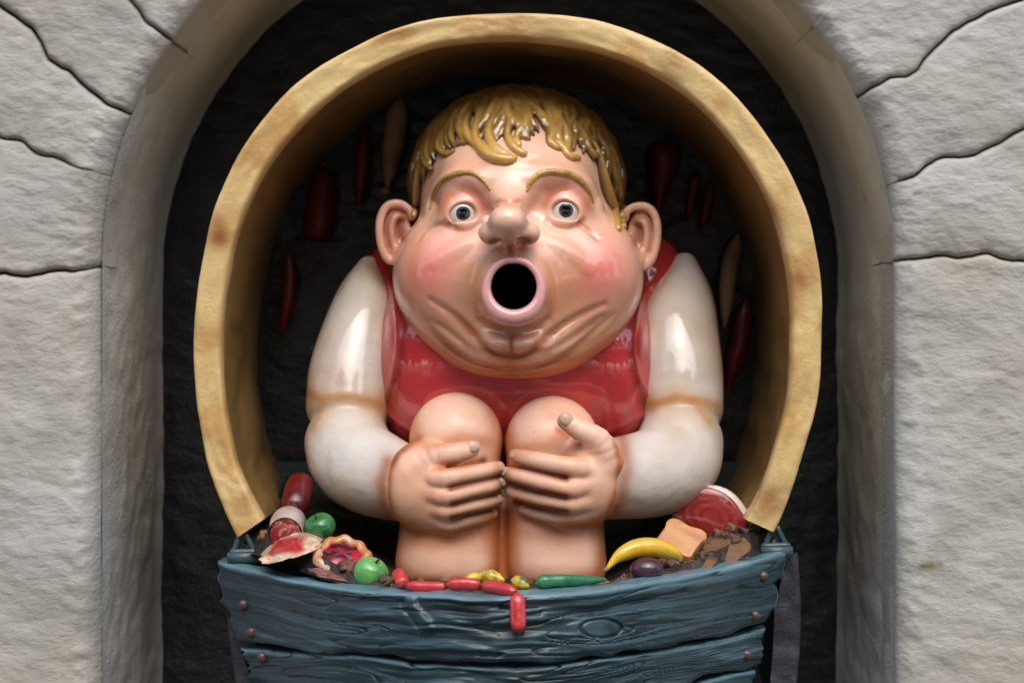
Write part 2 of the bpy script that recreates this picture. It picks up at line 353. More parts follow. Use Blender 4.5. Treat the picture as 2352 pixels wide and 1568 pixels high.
def wall_stone(a, b):
    T = np.concatenate([np.linspace(0, .95, 150), .95+np.linspace(0.03, 1, 14)**1.6*1.15]); nb = len(T)
    ca, _ = crk(a, nb, T); cb, _ = crk(b, nb, T); ia, ib = snap(cr[a][0]), snap(cr[b][0])
    na = max(24, int(np.linalg.norm(cb[60]-ca[60])/.0065)); A = np.linspace(0, 1, na)
    A = .5-.5*np.cos(np.pi*A) if na < 0 else A
    ar = np.stack([np.interp(ia+(ib-ia)*A, np.arange(len(ARC)), ARC[:, i]) for i in (0, 1)], -1)
    B = (T/T[-1])
    lin = ca[None]*(1-A[:, None, None])+cb[None]*A[:, None, None]
    w = np.clip(1-T/.55, 0, 1)**1.5
    q = lin+w[None, :, None]*(ar[:, None]-lin[:, :1])
    x, z = q[..., 0], q[..., 1]
    ny = -.022*(fbm(x*2.2, z*2.2, 0, 21, 3)-.5)*2-.0050*(fbm(x*7+z*2, z*10, 0, 22, 3)-.5)*2-.0022*(fbm(x*34+z*14, z*60, 0, 25, 2)-.5)*2
    da = np.linalg.norm(q-ca[None], axis=-1); db = np.linalg.norm(q-cb[None], axis=-1)
    # closer estimate of distance to the crack: along the index direction
    def groove(d, nm, sgn):
        s = depth[nm]
        f = np.ones(nb)
        if nm == 'c3': f = np.clip((T-.03)/.06, 0, 1)
        if nm == 'd2': f = np.clip((T-.01)/.03, 0, 1)
        g = .020*np.exp(-d/.0032)+(.007 if sgn else .002)*np.exp(-d/.03)
        return s*f[None, :]*g
    y = ny+groove(da, a, 0)+groove(db, b, 1)
    e = T[None, :]*np.ones_like(x)              # distance from the arch edge: rounded arris
    ex, ez = q[:, 0, 0][:, None], q[:, 0, 1][:, None]
    rr = .055; y = y+np.where(e < rr, rr-np.sqrt(np.maximum(rr**2-(rr-e)**2, 0)), 0)-.010*np.exp(-(e-.035)**2/.0012)*(fbm(x*45, z*45, 0, 23, 3)-.3)
    V = np.stack([x, y, z], -1)
    c = fbm(x*1.7, z*2.5, 0, 31, 4)[..., None]; c2 = fbm(x*8, z*8, 0, 32, 4)[..., None]
    Cc = SC(188, 191, 187)*(1-c)+SC(183, 177, 164)*c
    Cc = Cc*(1-.14*np.clip((c2-.5)*4, 0, 1))
    crack = np.clip(np.exp(-(np.minimum(da, db)/.0035)**2)*np.where(da < db, depth[a], depth[b])*(np.clip((T[None]-.02)/.05, 0, 1) if a == 'c3' or b == 'c3' else 1), 0, 1)[..., None]
    Cc = Cc*(1-.85*crack)+SC(62, 58, 50)*.85*crack
    halo = np.clip(np.exp(-np.minimum(da, db)/.03), 0, 1)[..., None]*np.clip(c2*2-.5, 0, 1)*.35; Cc = Cc*(1-halo)+SC(150, 146, 130)*halo
    # mossy stain on the lower right block
    U_, V_ = x*1000+1176, 784-z*1000
    st = (np.exp(-((V_-1288-10*np.sin(U_/30))/9)**2)*np.exp(-((U_-2145)/52)**4)*np.clip(fbm(x*40, z*40, 0, 33, 3)*2.4-.5, 0, 1))[..., None]
    Cc = Cc*(1-st)+SC(112, 100, 48)*st
    # sides of the block running back into the wall
    sk = V[:, :1]+1.8*(V[:, 1:2]-V[:, :1]); sk[..., 1] = V[:, :1, 1]+.12; V = np.concatenate([sk, V], 1); Cc = np.concatenate([Cc[:, :1], Cc], 1)
    sk = V[:1].copy(); sk[..., 1] += .12; V = np.concatenate([sk, V], 0); Cc = np.concatenate([Cc[:1], Cc], 0)
    return V, Cc, V.shape[0], V.shape[1]
for a, b in zip(order[:-1], order[1:]):
    V, Cc, na, nb = wall_stone(a, b)
    mesh_obj('stone', V.reshape(-1, 3), grid_faces(na, nb), M_STONE, wall, col=Cc.reshape(-1, 3))
# reveal of the niche
AN = arch(700); YS = np.concatenate([[.0], np.linspace(.012, .1, 16), np.linspace(.11, YB+.03, 70)])
tx = np.gradient(AN, axis=0); tn = np.stack([tx[:, 1], -tx[:, 0]], -1); tn /= np.linalg.norm(tn, axis=1)[:, None]  # towards the opening
V = np.zeros((len(AN), len(YS), 3)); X = AN[:, 0][:, None]; Z = AN[:, 1][:, None]; Y = YS[None]
amp = np.clip(Y/.08, 0, 1)
off = amp*(.008*(fbm(X*4+Z*3, Y*5, Z*4, 41, 3)-.5)*2+.003*(fbm(X*20, Y*16, Z*20, 42, 2)-.5)*2)-.0+.035*np.clip((Y-.58)/.12, 0, 1)**2
lip = np.where(Y < .03, (1-np.clip(Y/.03, 0, 1))**2*.012, 0)
V[..., 0] = X+tn[:, 0][:, None]*(off-lip*0); V[..., 1] = Y+0*X+.054; V[..., 2] = Z+tn[:, 1][:, None]*(off-lip*0)
c = fbm(X*2, Y*3, Z*2.5, 43, 4)[..., None]
Cc = SC(214, 219, 217)*(1-c)+SC(200, 199, 190)*c
dk = np.clip((Y-.46+.25*(fbm(X*3, Y*2, Z*3, 44, 3)-.5))/.36, 0, 1)[..., None]      # dark grey tone, stronger towards the back of the reveal
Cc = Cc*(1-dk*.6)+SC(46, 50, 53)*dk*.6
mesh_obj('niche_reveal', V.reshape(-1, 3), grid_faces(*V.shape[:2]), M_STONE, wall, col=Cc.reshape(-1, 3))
xs = np.linspace(-1.05, 1.0, 220); zs = np.linspace(ZB, 1.2, 300); X, Z = np.meshgrid(xs, zs, indexing='ij')
Yb = YB+.012*(fbm(X*5, Z*5, 0, 51, 3)-.5)+.006*(fbm(X*20+Z*12, Z*34, 0, 52, 3)-.5)
mesh_obj('niche_back', np.stack([X, Yb, Z], -1).reshape(-1, 3), grid_faces(220, 300), M_BACK, wall)

# ================================================================== THE WAGON
wagon = thing('wagon', 'small teal wooden wagon with yellow canvas hood standing in the niche', 'wagon')
OUT = [(542, 1236), (505, 1150), (475, 1060), (450, 920), (441, 780), (455, 630), (492, 470), (560, 330), (665, 200), (800, 112), (950, 52), (1100, 31), (1250, 31), (1400, 52), (1560, 120), (1685, 212), (1785, 340), (1852, 480), (1885, 620), (1892, 760), (1886, 880), (1860, 1000), (1822, 1130), (1778, 1222)]
INN = [(603, 1194), (568, 1125), (540, 1055), (514, 920), (504, 790), (516, 650), (552, 505), (618, 372), (712, 262), (832, 172), (975, 110), (1110, 90), (1240, 92), (1385, 118), (1525, 180), (1635, 266), (1722, 378), (1785, 510), (1815, 640), (1822, 770), (1817, 880), (1796, 985), (1762, 1100), (1712, 1192)]
YH = .03; NH = 420
O = catmull(OUT, NH); I_ = catmull(INN, NH); f = FS(YH)/1000
O = np.stack([(O[:, 0]-1176)*f, (784-O[:, 1])*f], -1); I_ = np.stack([(I_[:, 0]-1176)*f, (784-I_[:, 1])*f], -1)
w = O-I_; wl = np.linalg.norm(w, axis=1); w /= wl[:, None]
sec = []          # (fraction from inner to outer, y)
sec += [(1.0, y) for y in np.linspace(.69, .10, 14)]+[(1.0, .06), (.995, .045), (.97, .034), (.93, .030)]
sec += [(x, .0285) for x in np.linspace(.86, .14, 10)]+[(.07, .030), (.02, .036), (.0, .046), (-.015, .06), (-.01, .085), (.06, .10), (.13, .115), (.15, .14)]
sec += [(.15, y) for y in np.linspace(.18, .70, 20)]
S_ = np.array(sec); ns = len(S_)
par = np.linspace(0, 1, NH)*9
V = np.zeros((NH, ns, 3)); lum = .012*(fbm(par[:, None]*2, S_[None, :, 1]*4, 0, 61, 3)-.5)*2*np.ones((NH, ns))
fr = S_[None, :, 0]*wl[:, None]+lum*np.where(S_[None, :, 1] > .1, 1.3, .35)
V[..., 0] = I_[:, 0][:, None]+w[:, 0][:, None]*fr; V[..., 2] = I_[:, 1][:, None]+w[:, 1][:, None]*fr
V[..., 1] = S_[None, :, 1]+.006*(fbm(par[:, None]*4, S_[None, :, 0]*2, 0, 62, 3)-.5)*2
PX, PZ = V[..., 0], V[..., 2]
c = fbm(PX*5, PZ*5, V[..., 1]*5, 63, 4)[..., None]; c2 = fbm(PX*11, PZ*11, V[..., 1]*6, 64, 4)[..., None]
Cc = SC(216, 178, 112)*(1-c)+SC(226, 200, 140)*c
Cc = Cc+(SC(192, 140, 74)-Cc)*np.clip((c2-.50)*4, 0, .6)
U_, V_ = PX/f+1176, 784-PZ/f
for (bu, bv, sz, k) in ((505, 545, 22, 1), (500, 510, 16, .6), (1835, 640, 17, .8), (1545, 150, 26, .5), (1765, 1150, 30, .7), (560, 1165, 26, .5), (1775, 480, 25, .6), (1180, 62, 60, .3)):
    Cc = Cc+(SC(150, 92, 40)-Cc)*(np.exp(-((U_-bu)**2+(V_-bv)**2)/2/sz**2)*k*(V[..., 1] < .06)*(.6+.8*c[..., 0]))[..., None]
inn = ((S_[:, 1] > .07) & (np.arange(ns) > 20))[None, :, None]
Cc = np.where(inn, SC(178, 142, 84)*(1-c)+SC(120, 90, 48)*c, Cc)
hv = V.reshape(-1, 3); hf = grid_faces(NH, ns).tolist()
for e in (0, NH-1):          # close the two feet of the hood
    row = [e*ns+j for j in range(ns)]
    for j in range(17, 17): pass
canvas = mesh_obj('canvas_hood', hv, hf, M_CANVAS, wagon, col=Cc.reshape(-1, 3))

def yfr(u): return -.50+.55*np.clip(np.abs(u-1157)/657, 0, 1.1)**2.1
def knotwarp(U, Vv):
    w_ = 0
    for (ku, kv, a, b, am) in ((1380, 1442, 80, 34, 15),):
        d = ((U-ku)/a)**2+((Vv-kv)/b)**2; w_ = w_+am*np.tanh((Vv-kv)/9)*np.exp(-d*.6)*-1
    return w_
def plank(top, bot, yoff, thick, seed, left, right):
    n, m = 460, 64
    T = np.linspace(0, 1, m)
    tu, tv = np.array(top).T; bu, bv = np.array(bot).T
    S = np.linspace(0, 1, n)[:, None]
    rag = lambda sd: 5*(noise(T*9, sd*1.7, 0, sd)-.5)*2
    L = np.interp(T, *np.array(left).T)+rag(seed); R = np.interp(T, *np.array(right).T)+rag(seed+5)
    U = L[None]*(1-S)+R[None]*S
    def sm(uu, xp, yp):
        return np.interp(uu, np.linspace(xp[0], xp[-1], 200), catmull(np.stack([xp, yp], -1), 200)[:, 1]) if False else np.interp(uu, catmull(np.stack([xp, yp], -1), 200)[:, 0], catmull(np.stack([xp, yp], -1), 200)[:, 1])
    vt = sm(U, tu, tv)+3*(noise(U/60, 1.1, 0, seed+1)-.5)*2; vb = sm(U, bu, bv)+5*(noise(U/45, 2.2, 0, seed+2)-.5)*2
    Vv = vt*(1-T[None])+vb*T[None]
    # grain relief
    q = (Vv-vt)+knotwarp(U, Vv)+10*(noise(U/150, Vv/70, 0, seed+3)-.5)*2
    nn = fbm(U/520, q/44, 0, seed+7, 2)+.06*noise(U/90, q/30, 0, seed+8); ph = nn*9; fr_ = np.abs(ph-np.round(ph))
    st = np.clip((noise(U/120, q/12, 0, seed+9)-.32)*2.4, 0, 1)
    groove = np.exp(-(fr_/.075)**2)*st
    fine = fbm(U/130, q/6, 0, seed+12, 2)
    und = fbm(U/170, q/24, 0, seed+15, 3)
    rel = .011*(und-.5)*2-.0085*groove+.0014*(fine-.5)*2
    if seed == 100:
        d = ((U-1380)/44)**2+((Vv-1442)/20)**2
        rel = np.where(d < 1, .003+.002*(fine-.5), rel)-.008*np.exp(-((np.sqrt(d)-1.06)/.10)**2); groove = np.maximum(groove*(d > 1), np.exp(-((np.sqrt(d)-1.06)/.10)**2))
        A = np.array([(945, 1385), (985, 1436)]); dd = pdist(U.ravel(), Vv.ravel(), A).reshape(U.shape); rel = rel+.009*np.exp(-(dd/10)**2)-.006*np.exp(-((dd-20)/8)**2)*(U < 965)
    hpx = (vb-vt)
    e0 = T[None]*hpx; e1 = (1-T[None])*hpx
    rel = rel-.012*np.exp(-e0/3.5)-.012*np.exp(-e1/3)+.004*np.exp(-((e0-9)/7)**2)
    ed = np.minimum(S, 1-S)*1250; rel = rel-.014*np.exp(-ed/5)
    y = yfr(U)+yoff-rel; f_ = FS(y)/1000
    front = np.stack([(U-1176)*f_, y, (784-Vv)*f_], -1)
    base = SC(30, 50, 56)*(1-und[..., None])+SC(48, 74, 82)*und[..., None]
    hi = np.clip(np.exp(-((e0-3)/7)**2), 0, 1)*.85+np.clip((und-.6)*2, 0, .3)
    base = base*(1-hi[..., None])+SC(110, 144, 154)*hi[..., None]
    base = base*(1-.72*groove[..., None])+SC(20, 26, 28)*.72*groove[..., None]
    # wrap: top edge, back, bottom
    yv = []
    bk = front.copy(); bk[..., 1] += 0
    tops = []
    for k_, dd in enumerate((.25, .5, .75, 1.0)):
        r = front[:, 0].copy(); r[:, 1] += thick*dd; r[:, 2] += .002*(noise(U[:, 0]/25, dd*5, 0, seed+20)-.5)*2; tops.append(r)
    bots = []
    for dd in (1.0, .5):
        r = front[:, -1].copy(); r[:, 1] += thick*dd; bots.append(r)
    loop = np.concatenate([np.stack(tops[::-1], 1), front, np.stack(bots[::-1], 1)], 1)
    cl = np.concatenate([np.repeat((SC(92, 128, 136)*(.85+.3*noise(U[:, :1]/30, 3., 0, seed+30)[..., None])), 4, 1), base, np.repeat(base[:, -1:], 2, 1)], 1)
    nv = loop.shape[1]; Vx = loop.reshape(-1, 3); Fx = grid_faces(n, nv, True).tolist()
    Fx.append([j for j in range(nv)][::-1]); Fx.append([(n-1)*nv+j for j in range(nv)])
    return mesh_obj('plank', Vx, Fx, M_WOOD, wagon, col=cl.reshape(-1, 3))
pl1 = plank([(480, 1283), (500, 1288), (606, 1315), (752, 1345), (899, 1359), (1040, 1367), (1180, 1370), (1300, 1361), (1466, 1340), (1624, 1311), (1783, 1270), (1830, 1262)],
            [(480, 1455), (533, 1462), (571, 1470), (723, 1495), (869, 1503), (987, 1515), (1148, 1521), (1307, 1514), (1466, 1492), (1561, 1477), (1672, 1454), (1767, 1425), (1830, 1410)],
            0, .085, 100, [(0, 501), (.25, 503), (.5, 508), (.6, 520), (.8, 534), (1, 545)], [(0, 1816), (.2, 1806), (.4, 1795), (.45, 1782), (.6, 1785), (.8, 1778), (1, 1760)])
pl2 = plank([(500, 1488), (553, 1490), (723, 1499), (869, 1510), (987, 1524), (1148, 1530), (1307, 1522), (1466, 1500), (1561, 1484), (1672, 1462), (1751, 1445), (1800, 1434)],
            [(500, 1548), (575, 1556), (640, 1575), (869, 1650), (1148, 1660), (1466, 1625), (1600, 1560), (1656, 1546), (1745, 1526), (1800, 1515)],
            .016, .06, 200, [(0, 553), (.3, 562), (.6, 572), (1, 572)], [(0, 1758), (.4, 1750), (.6, 1752), (1, 1745)])
pl3 = plank([(560, 1585), (640, 1588), (869, 1660), (1148, 1670), (1466, 1635), (1600, 1570), (1735, 1535), (1780, 1528)],
            [(560, 1680), (869, 1740), (1148, 1760), (1466, 1730), (1780, 1640)],
              .035, .06, 300, [(0, 590), (1, 610)], [(0, 1736), (1, 1715)])
def nail_at(u, v, yo, par_):
    y = float(yfr(np.array(u)))+yo-.004
    V, F = ball(P(u, v, y), (.0125, .010, .0125), 18, 12, fn=lambda d: 1+.08*(noise(d[:, 0]*2+u, d[:, 1]*2, d[:, 2]*2, 3)-.5))
    mesh_obj('nail', V, F, M_NAILHEAD, par_)
for u, v, yo, p_ in ((560, 1389, 0, pl1), (578, 1452, 0, pl1), (603, 1509, .016, pl2), (1753, 1323, 0, pl1), (1734, 1414, 0, pl1), (1715, 1503, .016, pl2)): nail_at(u, v, yo, p_)
# side panels of the box, running back into the niche
for sg, top, bot in ((-1, (514, 1300), (548, 1600)), (1, (1832, 1268), (1826, 1600))):
    nz, nyy = 40, 40; G = np.zeros((nz, nyy+8, 3)); cols = []
    for i, t in enumerate(np.linspace(0, 1, nz)):
        u = top[0]*(1-t)+bot[0]*t+(10*math.sin(t*3.1) if sg > 0 else -6*math.sin(t*3)); v = top[1]*(1-t)+bot[1]*t
        p = P(u, v, .05)
        for j in range(8): G[i, j] = p+np.array([-sg*.062*(1-j/7.), .0, 0])
        for j, y in enumerate(np.linspace(.052, .69, nyy)): G[i, 8+j] = (p[0]-sg*.00*(j/nyy), y, p[2])
    G[..., 1] += .006*(noise(G[..., 0]*30, G[..., 2]*30, 0, 71)-.5)
    F_ = grid_faces(nz, nyy+8)
    mesh_obj('side_panel', G.reshape(-1, 3), F_, M_SIDE, wagon)
# inner sides with rail, back board and floor filling
for sg, a, b in ((-1, P(566, 1262, .06), P(652, 1100, .62)), (1, P(1778, 1252, .06), P(1712, 1085, .62))):
    V, F = tube([a, (a+b)/2+np.array([0, 0, -.012]), b], [.016, .014, .014], 10, 20); V[:, 2] += .0
    mesh_obj('side_rail', V, F, M_WOOD, wagon, col=np.tile(SC(34, 48, 52), (len(V), 1)))
    G = []
    for t in np.linspace(0, 1, 24):
        q = a*(1-t)+b*t
        G.append([q+np.array([sg*.0, 0, -.01-k_/11*.40]) for k_ in range(12)])
    G = np.array(G); mesh_obj('inner_side', G.reshape(-1, 3), grid_faces(24, 12), M_WOOD, wagon, col=np.tile(SC(36, 46, 48), (24*12, 1)))
V, F = box(P(1180, 1215, .63), (1.30, .03, .36)); mesh_obj('back_board', V, F, M_WOOD, wagon, smooth=False, col=np.tile(SC(36, 50, 54), (8, 1)))
for sg, bu, bv in ((-1, 561, 1252), (1, 1782, 1238)):      # small forked brackets the hood stands on
    y = .045; parts = [tube([P(bu-26, bv+20, y), P(bu-8, bv-30, y)], [.007, .006], 8, 6), tube([P(bu+26, bv+20, y), P(bu+2, bv-30, y)], [.007, .006], 8, 6),
                       tube([P(bu-32, bv+16, y-.004), P(bu+32, bv+14, y-.004)], [.008, .008], 8, 6), box(P(bu, bv+26, y+.01), (.072, .05, .022))]
    V, F = join(parts); mesh_obj('bracket', V, F, M_WOOD, wagon, col=np.tile(SC(62, 88, 90), (len(V), 1)))
nx, nyy = 260, 190; us = np.linspace(-.62, .60, nx); yy = np.linspace(-.52, .64, nyy); X, Y = np.meshgrid(us, yy, indexing='ij')
ed = np.clip((Y-(-.42+.53*(np.abs(X+.015)/.63)**2.1))/.03, 0, 1)
zf = -.592+.03*fbm(X*7, Y*7, 0, 81, 3)+.016*fbm(X*25, Y*25, 0, 82, 3)+.13*np.clip((np.abs(X)-.22)/.3, 0, 1)+.04*np.clip((Y-.15)/.4, 0, 1)-.05*(1-ed)+.03*np.clip((-.1-Y)/.2, 0, 1)
mask = (Y > -.44+.53*(np.abs(X+.015)/.63)**2.1)
Fg = grid_faces(nx, nyy); Fg = Fg[mask.ravel()[Fg].all(1)]
mesh_obj('box_filling', np.stack([X, Y, zf], -1).reshape(-1, 3), Fg, M_FILL, wagon)

# ================================================================== THE FIGURE
fig = thing('statue', 'glossy painted statue of a blond boy in red vest hugging his knees, mouth open', 'statue')
SKIN = SC(250, 202, 172); WASH = [SC(156, 80, 34), SC(200, 108, 72), SC(120, 60, 34), SC(214, 134, 80)]
hd = Sculpt((-.345, -.42, -.14), (.38, .30, .64), .0032)
def E(S, u, v, y, ru, ry, rv, k=.02, sub=False, rot=None): f = FS(y)/1000; S.ell(P(u, v, y), (ru*f, ry, rv*f), k, sub, rot)
E(hd, 1187, 425, .08, 232, .235, 208)
E(hd, 1190, 632, .02, 272, .245, 212, .05)
E(hd, 1190, 745, -.01, 236, .215, 125, .03); E(hd, 1186, 788, -.045, 172, .185, 80, .03)
E(hd, 1015, 640, -.055, 95, .135, 112, .08); E(hd, 1365, 640, -.055, 95, .135, 112, .08)
E(hd, 1180, 650, -.15, 118, .115, 110, .06)
E(hd, 1180, 400, -.10, 150, .085, 60, .06)
# eye sockets
E(hd, 1056, 466, -.235, 50, .050, 40, .045, True); E(hd, 1300, 460, -.235, 52, .050, 40, .045, True)
# brow ridges
hd.ridge([(992, 478, 12), (1008, 436, 16), (1048, 408, 19), (1098, 412, 19), (1124, 436, 12)], 14, .03, .004)
hd.ridge([(1216, 428, 12), (1242, 404, 19), (1292, 401, 19), (1340, 422, 17), (1368, 470, 12)], 14, .03, .004)
# frown lumps above the nose
E(hd, 1172, 430, -.168, 54, .040, 46, .04); E(hd, 1170, 470, -.212, 36, .036, 24, .035)
# nose
hd.chain([(1170, 455, -.20, 22), (1168, 490, -.26, 25), (1168, 512, -.30, 32)], .03)
E(hd, 1166, 507, -.335, 43, .045, 38, .008)
E(hd, 1126, 536, -.285, 27, .042, 25, .030); E(hd, 1213, 534, -.285, 27, .042, 25, .030)
hd.chain([(1122, 541, -.30, 18), (1168, 542, -.325, 20), (1216, 540, -.30, 18)], .018, n=8)
hd.chain([(1171, 545, -.325, 14), (1173, 560, -.29, 12), (1174, 572, -.265, 10)], .012)
E(hd, 1141, 556, -.318, 18, .034, 10, .006, True); E(hd, 1202, 554, -.318, 19, .034, 10, .006, True)
# cheek ridges from the nose outwards, hollows beside the mouth
hd.ridge([(1098, 552, 10), (1070, 567, 17), (1040, 583, 17), (1005, 606, 8)], 14, .022, -.013)
hd.ridge([(1244, 550, 10), (1280, 569, 17), (1312, 588, 17), (1350, 616, 8)], 14, .022, -.013)
E(hd, 1080, 640, -.285, 20, .026, 60, .045, True); E(hd, 1290, 640, -.285, 20, .026, 62, .045, True)
# eyelids round the balls
EY = []
for (u, v, ou, ov, rot) in ((1062, 490, 33, 23, 8), (1299, 485, 33, 23, -8)):
    y = hd.surf(u, v)+.030; y = max(min(y, -.135), -.17); EY.append((u, v, y))
    hd.ell(P(u, v, y), (.0525, .0525, .0480), .04)
    ce = P(u, v+1, y-.055)
    def eyecut(X, Y, Z, ce=ce, sg=(-1 if u < 1176 else 1)):
        x = (X-ce[0]); z = (Z-ce[2])+x*sg*.10; k0 = np.sqrt((x/.0335)**2+((Y-ce[1])/.032)**2+(z/.0265)**2); k1 = np.sqrt((x/.0335**2)**2+((Y-ce[1])/.032**2)**2+(z/.0265**2)**2)
        return np.maximum(k0*(k0-1)/np.maximum(k1, 1e-6), -(z+.0175-x*x*4))
    hd._op(eyecut, ce-.035, ce+.035, .003, True)
    hd.ell(P(u, v, y), (.0452,)*3, .002, True)
    s_ = -1 if u < 1176 else 1
    hd.wash.append((np.array([(u-46, v-16, 0, 0), (u-34, v-40, 0, 0), (u+2, v-53, 0, 0), (u+38, v-40, 0, 0), (u+50, v-12, 0, 0)]), .75, 13, 1))
    hd.crease([(u-40, v+24, .5), (u-18, v+38, 1.4), (u+16, v+39, 1.4), (u+42, v+24, .5)], 12, .016, .55, 8, 0)
# mouth: bulge, ring of lip, throat
MC = (1180, 664); ring = []
for a in np.linspace(0, 2*np.pi, 33):
    du, dv = math.sin(a), -math.cos(a)         # 0 = top
    lo = (1-math.cos(a))/2
    ru = 61.5; rv = 68-4*lo; r = 9.5+12.5*lo**2.0
    pinch = 3*math.exp(-((a if a < np.pi else a-2*np.pi)/.28)**2)
    ring.append((MC[0]+du*ru, MC[1]+dv*rv+pinch, -.292-.012*lo, r))
ring = np.array(ring)
E(hd, 1180, 665, -.235, 80, .065, 84, .03)
hd.chain(ring, .008)
hd.chain([(1180, 659, -.36, 51), (1180, 659, -.05, 54)], .005, True)
# chin and its folds
E(hd, 1180, 789, -.212, 80, .055, 27, .025)
hd.crease([(990, 690, .5), (1040, 722, 2.5), (1075, 755, 4.5), (1104, 788, 6.5), (1136, 811, 7), (1176, 819, 7), (1213, 811, 7), (1261, 773, 6.5), (1309, 738, 3.5), (1385, 700, .5)], 36, .016, 1.0, 13, 0)
hd.crease([(955, 710, .5), (1005, 773, 2.5), (1055, 815, 4.5), (1102, 838, 6.5), (1175, 850, 6.5), (1250, 839, 6), (1320, 802, 4), (1405, 725, .5)], 36, .016, 1.0, 13, 0)
hd.crease([(980, 728, .5), (1020, 752, 1.2), (1060, 785, 1.2), (1085, 806, .5)], 12, .018, .6, 8, 0)
hd.crease([(1268, 805, .5), (1305, 782, 1.2), (1350, 750, 1.2), (1385, 728, .5)], 12, .018, .6, 8, 0)
hd.crease([(1176, 775, 1.5), (1174, 790, 4.5), (1175, 806, 2)], 6, .008, 1.0, 8, 0)
hd.crease([(1105, 738, 1), (1145, 760, 3), (1185, 766, 4), (1225, 758, 3), (1258, 735, 1)], 14, .02, .8, 13, 0)
hd.crease([(1172, 566, 3), (1172, 580, 4)], 3, .006, 1, 8, 0)
hd.crease([(962, 550, 1.5), (975, 530, 2), (1000, 518, 2), (1040, 520, 1.5)], 8, .012, .4, 9, 0)
hd.crease([(1330, 515, 1.5), (1350, 528, 2), (1372, 548, 1.5)], 6, .012, .4, 9, 0)
hd.crease([(1136, 468, 1), (1150, 462, 2), (1172, 466, 2), (1195, 463, 1)], 6, .01, .35, 9, 1)
# ears
for hx in ([(945, 497), (938, 480), (915, 467), (888, 474), (873, 505), (873, 550), (884, 586), (900, 600), (915, 588)],
           [(1436, 500), (1441, 484), (1466, 473), (1494, 480), (1509, 512), (1508, 558), (1496, 598), (1478, 614), (1460, 598)]):
    cu = (910 if hx[0][0] < 1176 else 1475); cv = (533 if cu < 1176 else 543); s_ = 1 if cu < 1176 else -1
    E(hd, cu, cv, .035, 34, .022, 66, .012)
    E(hd, cu+6*s_, cv-2, .008, 22, .020, 46, .008, True)
    hd.chain([(a, b, .008+.012*abs(i-4)/4, 9.5) for i, (a, b) in enumerate(hx)], .008, n=24)
    hd.chain([(cu+15*s_, cv-34, .022, 6), (cu-2*s_, cv-34, .016, 8), (cu-10*s_, cv-8, .014, 8), (cu-6*s_, cv+24, .016, 8), (cu+4*s_, cv+44, .016, 9)], .008, n=14)
    hd.chain([(cu+26*s_, cv+14, .0, 14), (cu+24*s_, cv+36, .0, 12)], .015)
    E(hd, cu+10*s_, cv+52, .015, 15, .018, 17, .015)
    E(hd, cu+14*s_, cv+4, .012, 9, .016, 15, .006, True)
    hd.wash.append((np.array([(cu+18*s_, cv-38, 0, 0), (cu+4*s_, cv-20, 0, 0), (cu+8*s_, cv+5, 0, 0), (cu+14*s_, cv+16, 0, 0)]), .9, 12, 0))
    hd.wash.append((np.array([(cu+10*s_, cv-50, 0, 0), (cu-16*s_, cv-42, 0, 0), (cu-22*s_, cv-5, 0, 0), (cu-16*s_, cv+30, 0, 0)]), .55, 7, 0))
for q, w_, wd in (([(915, 680), (935, 740), (975, 805), (1040, 848), (1110, 868), (1180, 873), (1260, 866), (1340, 832), (1410, 775), (1455, 705), (1466, 660)], .9, 24), ([(1105, 560), (1140, 572), (1172, 578), (1205, 572), (1236, 558)], .7, 10),
                  ([(1100, 600), (1085, 660), (1100, 720), (1150, 762)], .5, 18), ([(1258, 600), (1272, 660), (1258, 720), (1210, 760)], .5, 18), ([(1010, 470), (1020, 500), (1045, 525)], .5, 12), ([(1345, 465), (1340, 500), (1320, 522)], .5, 12), ([(960, 560), (950, 620), (945, 690)], .35, 18)):
    hd.wash.append((np.array([(a, b, 0, 0) for a, b in q]), w_, wd, 3))
V, F, G = hd.mesh()

# legs and hands
lg = Sculpt((-.32, -.37, -.60), (.30, .20, -.07), .0030)
lg.chain([(1047, 1008, -.10, 105), (1042, 1110, -.10, 104), (1032, 1210, -.12, 113), (1028, 1290, -.13, 120), (1030, 1345, -.12, 112)], .01)
lg.chain([(1268, 1016, -.10, 106), (1272, 1110, -.10, 108), (1276, 1210, -.12, 111), (1278, 1290, -.13, 115), (1278, 1345, -.12, 108)], .012)
lg.chain([(1157, 1120, -.05, 45), (1157, 1240, -.09, 48), (1157, 1345, -.10, 52)], .012)
lg.chain([(1047, 1008, -.08, 98), (1060, 1040, .18, 110)], .02); lg.chain([(1268, 1016, -.08, 98), (1258, 1040, .18, 110)], .02)
Fg_l = [[(985, 1090, -.245, 34), (1016, 1099, -.285, 25), (1060, 1092, -.278, 22), (1105, 1083, -.25, 20), (1141, 1075, -.205, 16.5)],
        [(985, 1125, -.255, 32), (1026, 1141, -.290, 22), (1068, 1131, -.280, 20), (1110, 1121, -.25, 18.5), (1147, 1111, -.205, 15)],
        [(990, 1155, -.25, 30), (1030, 1173, -.282, 20), (1070, 1164, -.270, 18.5), (1108, 1156, -.24, 17.5), (1141, 1148, -.20, 14)],
        [(990, 1175, -.235, 30), (1028, 1203, -.258, 18), (1066, 1196, -.250, 16.5), (1102, 1188, -.225, 15.5), (1130, 1180, -.19, 12.5)]]
